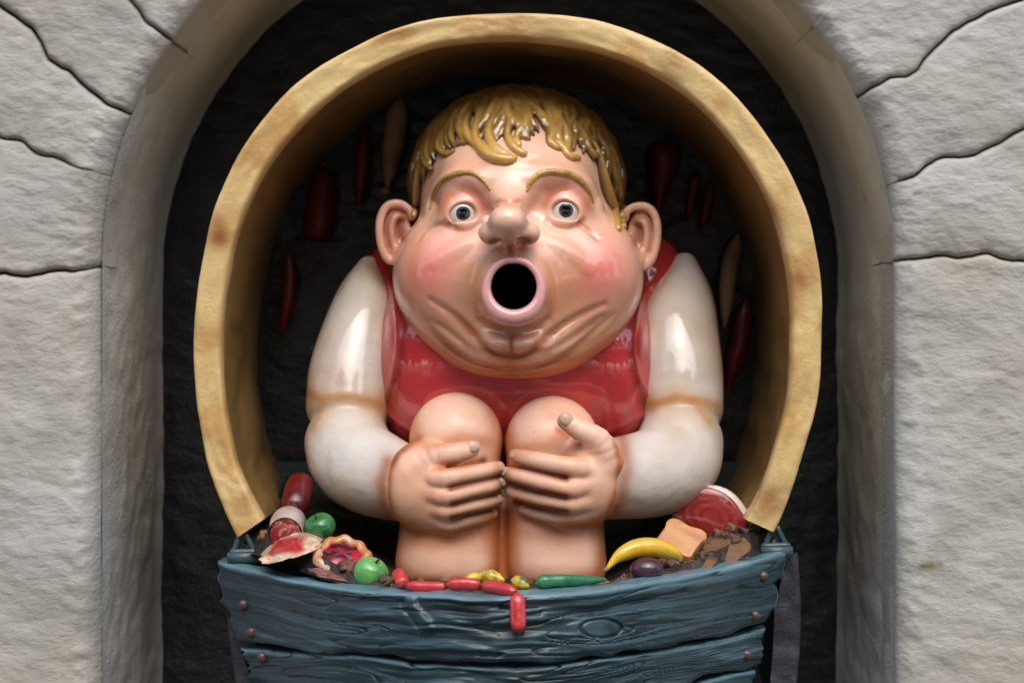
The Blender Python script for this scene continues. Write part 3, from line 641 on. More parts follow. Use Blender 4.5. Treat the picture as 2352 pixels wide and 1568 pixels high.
Fg_r = [[(1358, 1080, -.245, 34), (1318, 1073, -.285, 25), (1270, 1066, -.278, 22.5), (1225, 1056, -.25, 20.5), (1188, 1047, -.205, 16.5)],
        [(1350, 1110, -.255, 32), (1303, 1122, -.292, 23), (1252, 1110, -.282, 21), (1205, 1097, -.25, 19), (1166, 1087, -.20, 16)],
        [(1350, 1145, -.25, 30), (1304, 1158, -.282, 21), (1258, 1150, -.272, 19), (1215, 1140, -.24, 18), (1178, 1130, -.20, 14.5)],
        [(1350, 1170, -.235, 30), (1300, 1187, -.256, 18), (1262, 1184, -.25, 16.5), (1232, 1178, -.23, 15), (1205, 1171, -.205, 12.5)]]
E(lg, 972, 1115, -.20, 92, .085, 104, .015); E(lg, 1357, 1100, -.20, 76, .085, 104, .015)
E(lg, 1020, 1165, -.22, 50, .055, 50, .03); E(lg, 1315, 1140, -.22, 50, .055, 52, .03)
for fl in (Fg_l, Fg_r):
    for q in fl: lg.chain(q, .007, n=12)
lg.chain([(955, 1085, -.235, 45), (1000, 1050, -.255, 31), (1045, 1040, -.262, 25), (1082, 1031, -.252, 20)], .012, n=10)
lg.chain([(1388, 1060, -.235, 46), (1372, 1012, -.255, 32), (1332, 988, -.265, 25), (1300, 966, -.262, 21)], .012, n=10)
E(lg, 1326, 1021, -.27, 14, .03, 9, .006, True)
for q in ([(1110, 1056, 3), (1060, 1066, 4), (1010, 1070, 3)], [(1145, 1093, 3), (1090, 1106, 4), (1035, 1120, 4)], [(1148, 1131, 3), (1090, 1143, 4), (1040, 1157, 3)], [(1140, 1166, 3), (1090, 1176, 3), (1040, 1188, 3)],
          [(1180, 1068, 3), (1240, 1083, 4), (1300, 1097, 4)], [(1170, 1109, 3), (1235, 1127, 4), (1300, 1140, 3)], [(1185, 1151, 3), (1240, 1165, 3), (1300, 1174, 3)]):
    lg.wash.append((np.array([(a, b, 0, 0) for a, b, c in q]), 1.1, 10, 2))
for q, w_, wd in (([(960, 1008), (915, 1040), (893, 1080), (889, 1120), (894, 1165), (910, 1205)], 1.1, 9), ([(1415, 1005), (1424, 1060), (1421, 1120), (1396, 1188)], 1.1, 9),
                  ([(1155, 940), (1158, 1060)], .8, 10), ([(1157, 1180), (1157, 1340)], 1.1, 24), ([(905, 1200), (960, 1228), (1030, 1232), (1130, 1190)], .8, 13), ([(1195, 1185), (1280, 1212), (1340, 1210), (1400, 1195)], .8, 12),
                  ([(900, 1300), (950, 1335), (1030, 1345), (1150, 1335)], .55, 22), ([(1160, 1335), (1280, 1345), (1380, 1320), (1392, 1280)], .7, 18), ([(945, 985), (985, 1030), (1050, 1012), (1110, 1012)], .4, 14),
                  ([(1165, 1040), (1230, 1030), (1320, 1030)], .4, 12), ([(1280, 985), (1312, 1008), (1330, 1020)], .8, 8), ([(1390, 1215), (1385, 1310)], .6, 12), ([(912, 1225), (902, 1300)], .6, 12),
                  ([(1270, 960), (1290, 990)], .4, 10)):
    lg.wash.append((np.array([(a, b, 0, 0) for a, b in q]), w_, wd, 0))
for q, w_, wd in (([(918, 1215), (905, 1270), (900, 1325)], .85, 22), ([(1132, 1195), (1140, 1260), (1142, 1330)], .8, 20), ([(1182, 1200), (1176, 1330)], .8, 20), ([(1382, 1205), (1388, 1310)], .85, 20),
                  ([(900, 1330), (1000, 1345), (1140, 1342)], .8, 24), ([(1168, 1342), (1280, 1348), (1388, 1325)], .8, 24), ([(912, 1232), (1000, 1250), (1120, 1222)], .6, 20), ([(1190, 1222), (1290, 1236), (1385, 1215)], .6, 20),
                  ([(948, 950), (944, 1010)], .7, 18), ([(1132, 950), (1148, 1000), (1146, 1060)], .7, 20), ([(1172, 1000), (1168, 1060)], .7, 20), ([(960, 1010), (1010, 1018), (1060, 1004), (1120, 1010)], .6, 16), ([(1180, 1030), (1250, 1022), (1300, 1000)], .6, 16),
                  ([(892, 1170), (920, 1205), (985, 1226), (1040, 1228)], .7, 14), ([(1420, 1150), (1385, 1195), (1300, 1206)], .7, 14), ([(1000, 1075), (1050, 1066), (1090, 1056)], .8, 10), ([(1290, 1045), (1330, 1050), (1370, 1040)], .6, 12),
                  ([(885, 1080), (880, 1140), (895, 1190)], .9, 16), ([(1430, 1010), (1434, 1080), (1424, 1140)], .9, 16)):
    lg.wash.append((np.array([(a, b, 0, 0) for a, b in q]), w_, wd, 3))
V2, F2, G2 = lg.mesh()
def paint(V, washes, head):
    u, v = UV(V); n = len(V); N1 = fbm(V[:, 0]*9, V[:, 1]*9, V[:, 2]*9, 91, 3)
    C = np.tile(SKIN if head else SC(242, 198, 170), (n, 1)); C = mixc(C, SC(242, 182, 154) if head else SC(232, 170, 134), (N1-.35)*1.6)
    if head:
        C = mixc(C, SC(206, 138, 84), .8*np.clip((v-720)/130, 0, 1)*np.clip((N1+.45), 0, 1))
        C = mixc(C, SC(200, 150, 104), .85*gs(u, v, 1082, 660, 30, 66)); C = mixc(C, SC(200, 150, 104), .85*gs(u, v, 1305, 665, 38, 62)); C = mixc(C, SC(206, 150, 100), .5*gs(u, v, 1040, 735, 60, 30)); C = mixc(C, SC(206, 150, 100), .5*gs(u, v, 1340, 725, 60, 30))
        C = mixc(C, SC(228, 112, 100), .82*gs(u, v, 985, 626, 46, 52)**.8); C = mixc(C, SC(228, 112, 100), .82*gs(u, v, 1384, 626, 46, 52)**.8)
        C = mixc(C, SC(222, 130, 96), .55*gs(u, v, 1110, 720, 18, 30)); C = mixc(C, SC(222, 130, 96), .5*gs(u, v, 1262, 700, 22, 40))
        C = mixc(C, SC(216, 140, 96), .6*gs(u, v, 1172, 462, 34, 10)); C = mixc(C, SC(224, 150, 110), .35*(gs(u, v, 1075, 436, 30, 16)+gs(u, v, 1275, 432, 30, 16)))
        C = mixc(C, SC(150, 86, 50), .8*(gs(u, v, 1142, 553, 16, 8)+gs(u, v, 1204, 552, 16, 8)))
        C = mixc(C, SC(222, 138, 96), .5*gs(u, v, 1240, 560, 14, 10)); C = mixc(C, SC(222, 138, 96), .5*gs(u, v, 1110, 560, 14, 10))
        C = mixc(C, SC(214, 150, 104), .5*gs(u, v, 1180, 380, 140, 16))
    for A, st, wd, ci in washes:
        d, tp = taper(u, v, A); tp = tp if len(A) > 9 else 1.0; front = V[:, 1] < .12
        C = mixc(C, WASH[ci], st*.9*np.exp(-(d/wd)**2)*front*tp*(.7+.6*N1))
    if head:
        du = (u-MC[0]); dv = (v-MC[1]+2); d = np.full(n, 1e9)
        near = (np.hypot(du, dv) < 110) & (V[:, 1] < -.2); idx = np.where(near)[0]
        if len(idx):
            R = np.array([P(*r[:3]) for r in ring]); rr = ring[:, 3]/1000
            dd = np.min(np.linalg.norm(V[idx][:, None]-R[None], axis=2)-rr[None]*1.12, axis=1); d[idx] = dd
        C = mixc(C, SC(222, 160, 156), np.clip((.003-d)/.003, 0, 1))
        inside = (np.hypot((u-1180), v-656) < 55) & (V[:, 1] > -.29)
        C = mixc(C, (.004, .004, .004), inside*1.0)
    else:
        C = mixc(C, SC(70, 40, 26), .8*np.clip((v-1318+14*(N1-.5))/18, 0, 1)*(fbm(V[:, 0]*50, V[:, 1]*50, V[:, 2]*50, 92, 3) > .5))
        C = mixc(C, SC(40, 28, 20), .9*gs(u, v, 1156, 1110, 9, 34))
    return C
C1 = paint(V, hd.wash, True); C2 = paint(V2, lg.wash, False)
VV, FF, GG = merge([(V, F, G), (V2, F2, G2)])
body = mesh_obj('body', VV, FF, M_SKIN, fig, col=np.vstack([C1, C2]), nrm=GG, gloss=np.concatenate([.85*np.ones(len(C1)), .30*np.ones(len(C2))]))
# mouth pipe
mp = []
ys = [-.300, -.25, -.19, -.13]
a = np.linspace(0, 2*np.pi, 48, endpoint=False)
for y in ys:
    c = P(1180, 656, y); mp.append(np.stack([c[0]+.0520*FS(y)*np.cos(a)*.985, np.full(48, y), c[2]+.0520*FS(y)*np.sin(a)*.985], -1))
mp.append(np.tile(P(1180, 656, -.13), (48, 1)))
mesh_obj('mouth_pipe', np.array(mp).reshape(-1, 3), grid_faces(5, 48, True), M_BLACK, fig)
# eyes
for (u, v, y), (iu, iv) in zip(EY, ((1064, 490), (1300, 483))):
    c = P(u, v, y); Vb, Fb = ball(c, (.0448,)*3, 40, 28, rotm(90, 0, 0)); eo = mesh_obj('eye', Vb, Fb, M_EYE, fig)
    tgt = P(iu, iv, y-.0448); dr = tgt-c; dr /= np.linalg.norm(dr)
    e1 = np.cross(dr, [0, 0, 1.]); e1 /= np.linalg.norm(e1); e2 = np.cross(e1, dr)
    for nm, r0, lift, mm in (('iris', .0138, .0452, M_IRIS), ('iris_ring', .0158, .0450, M_RING), ('pupil', .0102, .0456, M_PUPIL)):
        rr = np.linspace(0, r0, 6); aa = np.linspace(0, 2*np.pi, 32, endpoint=False); W = []
        for r in rr:
            for t in aa:
                q = dr*math.sqrt(lift**2-r*r)+(e1*math.cos(t)+e2*math.sin(t))*r; W.append(c+q)
        mesh_obj(nm, np.array(W), grid_faces(6, 32, True), mm, eo)
# eyebrows
for pts in ([(988, 480, 2.5), (997, 444, 4.5), (1020, 412, 6), (1053, 398, 6.5), (1087, 398, 6), (1111, 415, 5), (1126, 436, 3)], [(1210, 439, 3.5), (1219, 417, 6), (1243, 398, 7), (1283, 395, 7), (1321, 406, 7), (1347, 432, 6), (1363, 466, 3)]):
    A = catmull(pts, 60); A = [(q[0], q[1], hd.surf(q[0], q[1])-.001, q[2]) for q in A]
    W = [P(*q[:3]) for q in A]; r = np.array([q[3]/1000 for q in A])*(1+.05*np.sin(np.arange(60)*1.9))
    Vb, Fb = tube(W, r, 14, 120); mesh_obj('eyebrow', Vb, Fb, M_BROW, fig)
# nails
def fnail(p, q, r, off=.0):
    p, q = P(*p), P(*q); d = q-p; d /= np.linalg.norm(d); n_ = np.array([0, -1., 0])+np.array([0, 0, .25]); n_ -= d*(n_@d); n_ /= np.linalg.norm(n_); s_ = np.cross(d, n_)
    c = q+n_*(r*.80)-d*r*.12+d*off
    Vb, Fb = ball((0, 0, 0), (1, 1, 1), 16, 10); Vb = c+Vb[:, :1]*d*r*.85+Vb[:, 1:2]*s_*r*.68+Vb[:, 2:]*n_*r*.26
    mesh_obj('fingernail', Vb, Fb, M_NAIL, fig)
for fl in (Fg_l, Fg_r):
    for q in fl: fnail(q[-2][:3], q[-1][:3], q[-1][3]/1000)
fnail((1045, 1040, -.262), (1082, 1029, -.252), .020, .004); fnail((1332, 988, -.265), (1298, 964, -.262), .021)

# sleeves
def sleeve(up, fore, washes, lo, hi, seed):
    s = Sculpt(lo, hi, .0038); s.chain(up, .01, n=60); s.chain(fore, .009, n=60)
    V, F, G = s.mesh(); u, v = UV(V); N1 = fbm(V[:, 0]*8, V[:, 1]*8, V[:, 2]*8, seed, 3)
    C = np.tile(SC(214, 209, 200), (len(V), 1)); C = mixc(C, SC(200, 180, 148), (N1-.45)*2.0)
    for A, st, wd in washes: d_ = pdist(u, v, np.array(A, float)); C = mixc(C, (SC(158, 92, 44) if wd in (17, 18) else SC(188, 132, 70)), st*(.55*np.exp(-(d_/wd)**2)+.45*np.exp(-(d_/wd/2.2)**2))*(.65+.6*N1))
    mesh_obj('sleeve', V, F, M_CLOTH, fig, col=C, nrm=G, gloss=np.clip(1-(v-880)/80, .22, .95))
sleeve([(848, 618, .14, 30), (840, 690, .11, 68), (824, 780, .07, 90), (806, 860, .04, 97), (802, 925, .02, 99)],
       [(798, 1018, -.03, 98), (812, 1055, -.06, 101), (858, 1085, -.11, 99), (930, 1112, -.17, 86)],
       [([(705, 905), (740, 916), (800, 910), (850, 922), (895, 938)], .9, 13), ([(905, 700), (915, 790), (895, 890), (880, 925)], .75, 13), ([(738, 940), (718, 985)], .6, 9),
        ([(890, 1060), (876, 1110), (882, 1160), (900, 1200)], 1, 17), ([(850, 610), (890, 650)], .6, 12), ([(770, 850), (790, 820)], .35, 26), ([(800, 1160), (880, 1195)], .35, 20), ([(890, 960), (945, 1020)], .5, 10), ([(752, 760), (715, 860)], .3, 16)],
       (-.52, -.30, -.44), (-.20, .22, .24), 95)
sleeve([(1572, 612, .14, 32), (1562, 700, .11, 78), (1552, 800, .07, 102), (1560, 870, .04, 101), (1563, 930, .02, 98)],
       [(1562, 1018, -.03, 99), (1550, 1058, -.06, 103), (1500, 1085, -.11, 101), (1405, 1100, -.17, 92)],
       [([(1460, 935), (1510, 925), (1560, 912), (1600, 918), (1650, 932)], .9, 12), ([(1535, 615), (1482, 700), (1450, 800), (1465, 880), (1495, 935)], .7, 13), ([(1595, 925), (1630, 970)], .6, 9),
        ([(1428, 1000), (1438, 1070), (1430, 1140), (1405, 1190)], 1, 18), ([(1560, 1000), (1520, 1050)], .3, 26), ([(1590, 760), (1560, 720)], .3, 26), ([(1420, 1185), (1560, 1175)], .45, 20), ([(1600, 590), (1640, 700), (1655, 860)], .35, 14)],
       (.20, -.30, -.44), (.52, .22, .24), 96)

# vest
vs = Sculpt((-.42, -.26, -.36), (.46, .36, .32), .0045)
E(vs, 1180, 800, .14, 300, .255, 300, .02)
E(vs, 975, 850, .07, 105, .165, 200, .08); E(vs, 1400, 850, .07, 105, .165, 200, .08)
vs.chain([(930, 668, .20, 118), (1180, 690, .16, 140), (1462, 650, .20, 122)], .05)
vs.ridge([(890, 620, 5), (912, 700, 6), (920, 780, 6), (910, 850, 6), (890, 915, 6), (900, 950, 6), (945, 985, 5)], 24, .012, -.008)
vs.ridge([(1510, 620, 5), (1465, 700, 6), (1448, 780, 6), (1456, 850, 6), (1482, 905, 6), (1478, 945, 6), (1400, 985, 5)], 24, .012, -.008)
V, F, G = vs.mesh(); u, v = UV(V); N1 = fbm(V[:, 0]*10, V[:, 1]*10, V[:, 2]*10, 97, 3)
C = mixc(np.tile(SC(190, 52, 56), (len(V), 1)), SC(160, 38, 40), (N1-.4)*2)
for A in ([(905, 640), (926, 740), (922, 830), (884, 940)], [(1480, 670), (1448, 760), (1456, 850), (1484, 935)]): C = mixc(C, SC(80, 22, 20), .6*np.exp(-(pdist(u, v, np.array(A, float))/9)**2))
mesh_obj('vest', V, F, M_VEST, fig, col=C, nrm=G)

# hair
hr = Sculpt((-.31, -.30, .16), (.33, .36, .64), .0032)
hc = P(1187, 427, .085); hrad = np.array([.245, .247, .222])
hr.ell(hc, hrad*np.array([.968, .968, .968]), .01)
E(hr, 1187, 567, -.26, 224, .235, 222, .01, True)
E(hr, 1230, 352, -.18, 24, .14, 34, .008, True)
E(hr, 1187, 700, -.1, 240, .6, 190, .01, True)
base_h = hr.V.copy()
def ehit(u, v):
    o = np.array([0, -D, 0.]); d = P(u, v, 0)-o; d /= np.linalg.norm(d); oo = (o-hc)/hrad; dd = d/hrad
    A = dd@dd; B = oo@dd; Cq = oo@oo-1; disc = B*B-A*Cq
    t = (-B-math.sqrt(disc))/A if disc > 0 else -B/A
    q = (o+d*t-hc)/hrad; return q/np.linalg.norm(q)
HL = [(946, 500), (946, 470), (955, 440), (968, 412), (980, 388), (1000, 362), (1022, 354), (1046, 346), (1066, 332), (1090, 322), (1120, 330), (1150, 330), (1180, 325), (1200, 330), (1214, 312), (1240, 305), (1262, 324), (1288, 344), (1318, 358), (1345, 352), (1370, 360), (1386, 392), (1400, 430), (1412, 470), (1420, 505), (1426, 530)]
HLc = catmull(HL, 400)
pole = np.array([.02, .10, 1.]); pole /= np.linalg.norm(pole)
r2 = random.Random(7)
def strand(eu, ev, r, shorten=1.0, wig=.05, ph=0, up=.012):
    e = ehit(eu, ev); p0 = pole+np.array([r2.uniform(-.3, .3)+.25*np.sign(e[0])*abs(e[0]), r2.uniform(-.15, .1), 0]); p0 /= np.linalg.norm(p0)
    om = math.acos(np.clip(p0@e, -1, 1)); fr = 6.8; pts = []
    side = np.cross(p0, e); side /= np.linalg.norm(side); n = 18
    for i in range(n+1):
        t = i/n*shorten; q = (math.sin((1-t)*om)*p0+math.sin(t*om)*e)/math.sin(om)
        q = q+side*wig*math.sin(ph+fr*t)*t; q /= np.linalg.norm(q)
        rr = r*(.75+.45*math.sin(math.pi*min(i/n*.8+.12, 1)))
        if i == n: rr = r*.45
        lift = 1+up*math.sin(i/n*3.0)+.006*math.sin(i*1.3+ph)
        pts.append((hc+hrad*q*lift, rr))
    for (a, ra), (b, rb) in zip(pts[:-1], pts[1:]): hr.cone(a, b, ra, rb, .0012)
for i in range(66):
    q = HLc[int((i+r2.uniform(-.25, .25))/66*399) % 400]; strand(q[0]+r2.uniform(-4, 4), q[1]+r2.uniform(-12, 6), r2.uniform(.0068, .0098), 1.0, r2.uniform(.07, .10), 2.2*math.sin(i*.30)+i*.06)
for i in range(48):
    q = HLc[int((i+.5)/48*399)]; strand(q[0], q[1]-10, r2.uniform(.0055, .0085), r2.uniform(.55, .9), .10, 2.2*math.sin(i*.41)+i*.08+.8, .022)
def lock(pts, lift=.006):
    A = catmull(pts, 16); rows = []
    for q in A:
        y = min(hd.surf(q[0], q[1]), (hc+hrad*ehit(q[0], q[1]))[1])-lift; rows.append((q[0], q[1], y, q[2]))
    hr.chain(rows, .003)
lock([(1118, 235, 5), (1100, 265, 8), (1092, 300, 10), (1096, 328, 12), (1116, 352, 14), (1146, 365, 14), (1172, 366, 11), (1184, 362, 6)])
lock([(1150, 240, 5), (1132, 272, 8), (1122, 305, 11), (1132, 336, 13), (1156, 352, 10), (1172, 356, 6)])
lock([(1185, 250, 5), (1170, 285, 8), (1166, 312, 9), (1178, 336, 10), (1200, 352, 9), (1208, 350, 5)])
lock([(1250, 260, 5), (1274, 298, 9), (1262, 322, 10), (1278, 338, 8), (1290, 335, 5)])
lock([(1292, 268, 6), (1282, 312, 10), (1292, 338, 9), (1308, 346, 6)])
lock([(1080, 250, 6), (1070, 290, 11), (1078, 318, 11), (1092, 334, 7)])
lock([(1225, 255, 5), (1200, 290, 8), (1186, 315, 8), (1192, 332, 7)])
lock([(1060, 260, 5), (1050, 290, 8), (1062, 308, 9), (1080, 314, 8), (1072, 326, 6), (1050, 330, 5)])
lock([(1030, 280, 5), (1012, 315, 8), (1008, 340, 9), (1025, 354, 8), (1042, 346, 5)])
lock([(985, 320, 5), (975, 350, 8), (978, 375, 9), (990, 388, 6)])
lock([(1238, 260, 5), (1262, 290, 8), (1268, 318, 8), (1288, 336, 9), (1300, 350, 6)])
lock([(1270, 250, 5), (1296, 290, 9), (1304, 325, 10), (1300, 348, 9), (1312, 361, 9), (1330, 362, 6)])
lock([(1310, 265, 5), (1340, 310, 9), (1352, 340, 9), (1366, 358, 9), (1376, 350, 5)])
lock([(1345, 300, 5), (1374, 350, 9), (1384, 390, 11), (1394, 430, 13), (1408, 475, 13), (1420, 525, 9)])
lock([(1390, 330, 6), (1412, 390, 10), (1420, 440, 12), (1428, 490, 11), (1432, 520, 8)])
lock([(975, 340, 5), (962, 390, 9), (958, 430, 11), (956, 465, 10), (950, 495, 7)])
lock([(1370, 300, 5), (1400, 360, 9), (1412, 410, 10), (1424, 450, 9), (1430, 490, 6)])
V, F, G = hr.mesh()
V0 = hr.V; hr.V = base_h; dsh = hr.at(V); hr.V = V0
u, v = UV(V); N1 = fbm(V[:, 0]*30, V[:, 1]*30, V[:, 2]*30, 98, 3)
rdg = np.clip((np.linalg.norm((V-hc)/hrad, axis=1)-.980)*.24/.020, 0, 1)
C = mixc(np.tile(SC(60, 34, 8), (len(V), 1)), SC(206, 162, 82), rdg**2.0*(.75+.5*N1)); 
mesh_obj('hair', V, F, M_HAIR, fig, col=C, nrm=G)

fig.location = (0, .28, 0); fig.scale = (1.07,)*3      # the figure sits this much deeper under the hood
# ================================================================== FOOD
M_DULL = mat('dull_food', attr=True, rough=.6, bump=[(30, .006, 5, I3)])
def food(name, label, cat, parts, group=None, m=None):
    """parts: list of (part name, V, F, colour array or colour); one part = one mesh thing"""
    if len(parts) == 1:
        n_, V, F, c = parts[0]; c = np.tile(c, (len(V), 1)) if np.ndim(c) == 1 else c
        return tag(mesh_obj(name, V, F, m or M_FOOD, None, col=c), label, cat, group)
    t = thing(name, label, cat, group)
    for n_, V, F, c in parts:
        c = np.tile(c, (len(V), 1)) if np.ndim(c) == 1 else c; mesh_obj(n_, V, F, M_FOOD, t, col=c)
    return t
def saus(p, q, r, bend=0., n=26):
    a, b = P(*p), P(*q); m = (a+b)/2+np.array([0, 0, bend]); pr = [.35, .82, .96, 1, 1, 1.02, 1, 1, 1, .96, .82, .35]
    return tube([a, m, b], [r*x for x in pr], 16, n)
def ncol(V, c1, c2, sc=25, th=.5, k=3, seed=1): 
    n_ = fbm(V[:, 0]*sc, V[:, 1]*sc, V[:, 2]*sc, seed, 3); return mixc(np.tile(c1, (len(V), 1)), c2, (n_-th)*k)
RED = SC(196, 48, 50); DRED = SC(120, 22, 26)
# string of sausages over the front plank
t = thing('sausage_string', 'string of small red sausages lying along the front plank, last link hanging down', 'sausages')
for p, q, r, bd in (((912, 1312, -.33), (928, 1344, -.375), .0145, 0), ((934, 1344, -.385), (1026, 1347, -.405), .0120, -.002), ((1027, 1342, -.41), (1106, 1344, -.418), .0130, .003), ((1107, 1344, -.425), (1186, 1361, -.485), .0130, .003), ((1188, 1362, -.500), (1191, 1450, -.525), .0165, 0)):
    V, F = saus(p, q, r, bd); mesh_obj('sausage', V, F, M_FOOD, t, col=ncol(V, RED, SC(226, 96, 90), 60, .6, 2))
for a, b in (((926, 1340, -.37), (940, 1344, -.388)), ((1018, 1346, -.403), (1036, 1342, -.411)), ((1098, 1343, -.416), (1114, 1345, -.428)), ((1180, 1359, -.480), (1190, 1370, -.505))):
    V, F = tube([P(*a), P(*b)], [.006, .006], 8, 5); mesh_obj('sausage_link', V, F, M_FOOD, t, col=np.tile(SC(120, 30, 30), (len(V), 1)))
def apple(u, v, y, r, c1, c2, label, tilt=(-20, 10, 0), nm='apple'):
    fn = lambda d: 1-.30*np.exp(-((1-d[:, 2])/.10))-.12*np.exp(-((1+d[:, 2])/.08))+.035*np.cos(5*np.arctan2(d[:, 1], d[:, 0]))*(1-d[:, 2]**2)*.5
    R = rotm(*tilt); c = P(u, v, y); V, F = ball(c, (r, r, r*.92), 32, 24, R, fn)
    st, sf = tube([c+R@np.array([0, 0, r*.55]), c+R@np.array([.004, 0, r*.95])], [.003, .0025], 8, 5)
    food(nm, label, 'apple' if nm == 'apple' else 'fruit', [('fruit_flesh', V, F, ncol(V, c1, c2, 18, .48, 3)), ('stem', st, sf, SC(50, 40, 20))])
apple(735, 1210, -.02, .036, SC(46, 122, 60), SC(30, 90, 44), 'round green apple behind the tart, in front of the bare dark wagon side', (25, -25, 0))
apple(852, 1314, -.26, .038, SC(100, 170, 88), SC(70, 140, 60), 'pale green apple tucked against the plank right of the tart', (15, 25, 0))
# salami with cut face
ca, cb = P(655, 1225, -.06), P(668, 1205, .10); ax = cb-ca; ax /= np.linalg.norm(ax)
V, F = tube([ca, (ca+cb)/2+np.array([0, 0, .012]), cb], [.038, .041, .041, .036], 28, 24, caps=False)
Vc, Fc = tube([ca-ax*.0035, ca+ax*.006], [.0335, .0335], 28, 4); Vc, Fc = ball(ca+ax*.001, (.0350, .0350, .005), 36, 20, np.stack([np.cross([0, 0, 1.], ax)/np.linalg.norm(np.cross([0, 0, 1.], ax)), np.cross(ax, np.cross([0, 0, 1.], ax)/np.linalg.norm(np.cross([0, 0, 1.], ax))), ax], 1))
spots = noise(Vc[:, 0]*170, Vc[:, 1]*170, Vc[:, 2]*170, 5)
food('salami', 'thick salami with pale skin and a speckled red cut face, beside the left hood foot', 'salami', [('skin', V, F, ncol(V, SC(200, 182, 170), SC(160, 130, 112), 14)), ('cut_face', Vc, Fc, mixc(np.tile(SC(134, 34, 36), (len(Vc), 1)), SC(206, 130, 118), (spots-.6)*6))])
# torn slab of ham with fat rim
n, m = 60, 26; S, T = np.meshgrid(np.linspace(0, 1, n), np.linspace(0, 1, m), indexing='ij')
uu = 598+S*140+4*np.sin(T*9); mid = 1283-S*38-10*np.sin(S*3.1); hw = 27*np.sin(np.pi*np.clip(S*.92+.05, 0, 1))**.6+4*(noise(S*9, 1., 0, 3)-.5)
vv = mid+(T*2-1)*hw; yy_ = -.165+.02*S-.02*np.sin(T*np.pi)-.012*(fbm(S*7, T*5, 0, 9, 3)-.5)*2+.12*(.5-T)+.10*np.abs(S-.5)
W = np.array([P(a_, b_, c_) for a_, b_, c_ in zip(uu.ravel(), vv.ravel(), yy_.ravel())])
meat = np.clip(1-np.abs((T-.40+.1*np.sin(S*7))/.42)**3, 0, 1)*np.clip((.78-S)*8, 0, 1)*np.clip((S-.1)*10, 0, 1)
Cc = mixc(ncol(W, SC(226, 196, 164), SC(190, 140, 104), 30), SC(176, 40, 42), meat.ravel()*1.3)
W2 = W.copy(); W2[:, 1] += .022; Fa = grid_faces(n, m); Fb = Fa[:, ::-1]+n*m
rim = [i*m for i in range(n)]+[(n-1)*m+j for j in range(1, m)]+[i*m+m-1 for i in range(n-2, -1, -1)]+[j for j in range(m-2, 0, -1)]
Fr = [[rim[k], rim[(k+1) % len(rim)], rim[(k+1) % len(rim)]+n*m, rim[k]+n*m] for k in range(len(rim))]
food('ham_slice', 'torn slice of red ham with crumpled cream fat lying in front of the salami', 'ham', [('x', np.vstack([W, W2]), Fa.tolist()+Fb.tolist()+Fr, np.vstack([Cc, Cc]))])
# tart
c = P(785, 1277, -.16); R = rotm(34, 6, 0)
def tart_c(n=48, m=14):
    V = []
    for i in range(m):
        t = i/(m-1)*2*np.pi
        for j in range(n):
            a_ = j/n*2*np.pi; w_ = 1+.05*math.sin(9*a_)+.04*math.sin(4*a_+1); rr = .052*w_+.012*math.cos(t); V.append((rr*math.cos(a_), rr*math.sin(a_)*1.0, .011*math.sin(t)*(1+.2*math.sin(9*a_))))
    return np.array(V)@R.T+c, grid_faces(m, n, True).tolist()
Vt, Ft = tart_c(); Vb, Fb = ball(c+R@np.array([0, 0, -.002]), (.050, .050, .012), 40, 20, R, lambda d: 1+.16*(noise(d[:, 0]*5, d[:, 1]*5, d[:, 2]*2, 6)-.5)*2)
Vd, Fd = ball(c+R@np.array([0, 0, -.012]), (.056, .056, .014), 32, 14, R)
sp = noise((Vb[:, 0])*75, Vb[:, 1]*75, Vb[:, 2]*75, 12)
food('tart', 'round pastry tart with dark red fruit filling beside the ham slice', 'tart', [('crust', Vt, Ft, ncol(Vt, SC(196, 122, 58), SC(214, 176, 150), 30, .55, 4)), ('filling', Vb, Fb, mixc(np.tile(SC(170, 14, 46), (len(Vb), 1)), SC(58, 12, 26), (sp-.5)*6))])
# brown crumb slab below the tart, small brown pieces
V, F = ball(P(785, 1325, -.22), (.065, .04, .010), 36, 22, rotm(5, 12, 0), lambda d: 1+.35*(noise(d[:, 0]*3, d[:, 1]*3, d[:, 2]*3, 8)-.5)*2); food('meat_slab', 'flat brownish pink slab of meat between the tart and the front plank', 'meat', [('x', V, F, ncol(V, SC(128, 84, 76), SC(92, 60, 50), 40))])
# large dark red sausage standing behind salami
V, F = saus((694, 1098, .20), (674, 1180, .10), .034, .004); food('large_sausage', 'thick dark red sausage standing upright behind the salami', 'sausage', [('x', V, F, ncol(V, SC(104, 20, 24), SC(70, 14, 18), 20))])
# yellow peppers
V, F = tube([P(1070, 1333, -.385), P(1095, 1326, -.37), P(1125, 1325, -.37), P(1158, 1332, -.385)], [.004, .012, .0125, .010, .014, .017, .012, .003], 18, 36); food('yellow_pepper', 'long yellow pepper lying behind the sausages between the shins', 'pepper', [('x', V, F, ncol(V, SC(226, 190, 52), SC(110, 110, 30), 45, .52, 4))])
V, F = tube([P(1176, 1332, -.37), P(1195, 1338, -.39), P(1214, 1348, -.405)], [.004, .013, .015, .012, .004], 18, 24); food('small_yellow_pepper', 'stubby yellow pepper with green tip beside the top of the hanging sausage', 'pepper', [('x', V, F, ncol(V, SC(222, 184, 58), SC(70, 100, 40), 45, .52, 4))])
# cucumber
V, F = tube([P(1230, 1342, -.40), P(1262, 1334, -.395), P(1320, 1333, -.375), P(1392, 1330, -.33)], [.004, .014, .0165, .014, .015, .0135, .013, .009, .003], 18, 50); food('cucumber', 'green cucumber lying along the rim in front of the right foot', 'cucumber', [('x', V, F, ncol(V, SC(46, 122, 78), SC(28, 88, 56), 40))])
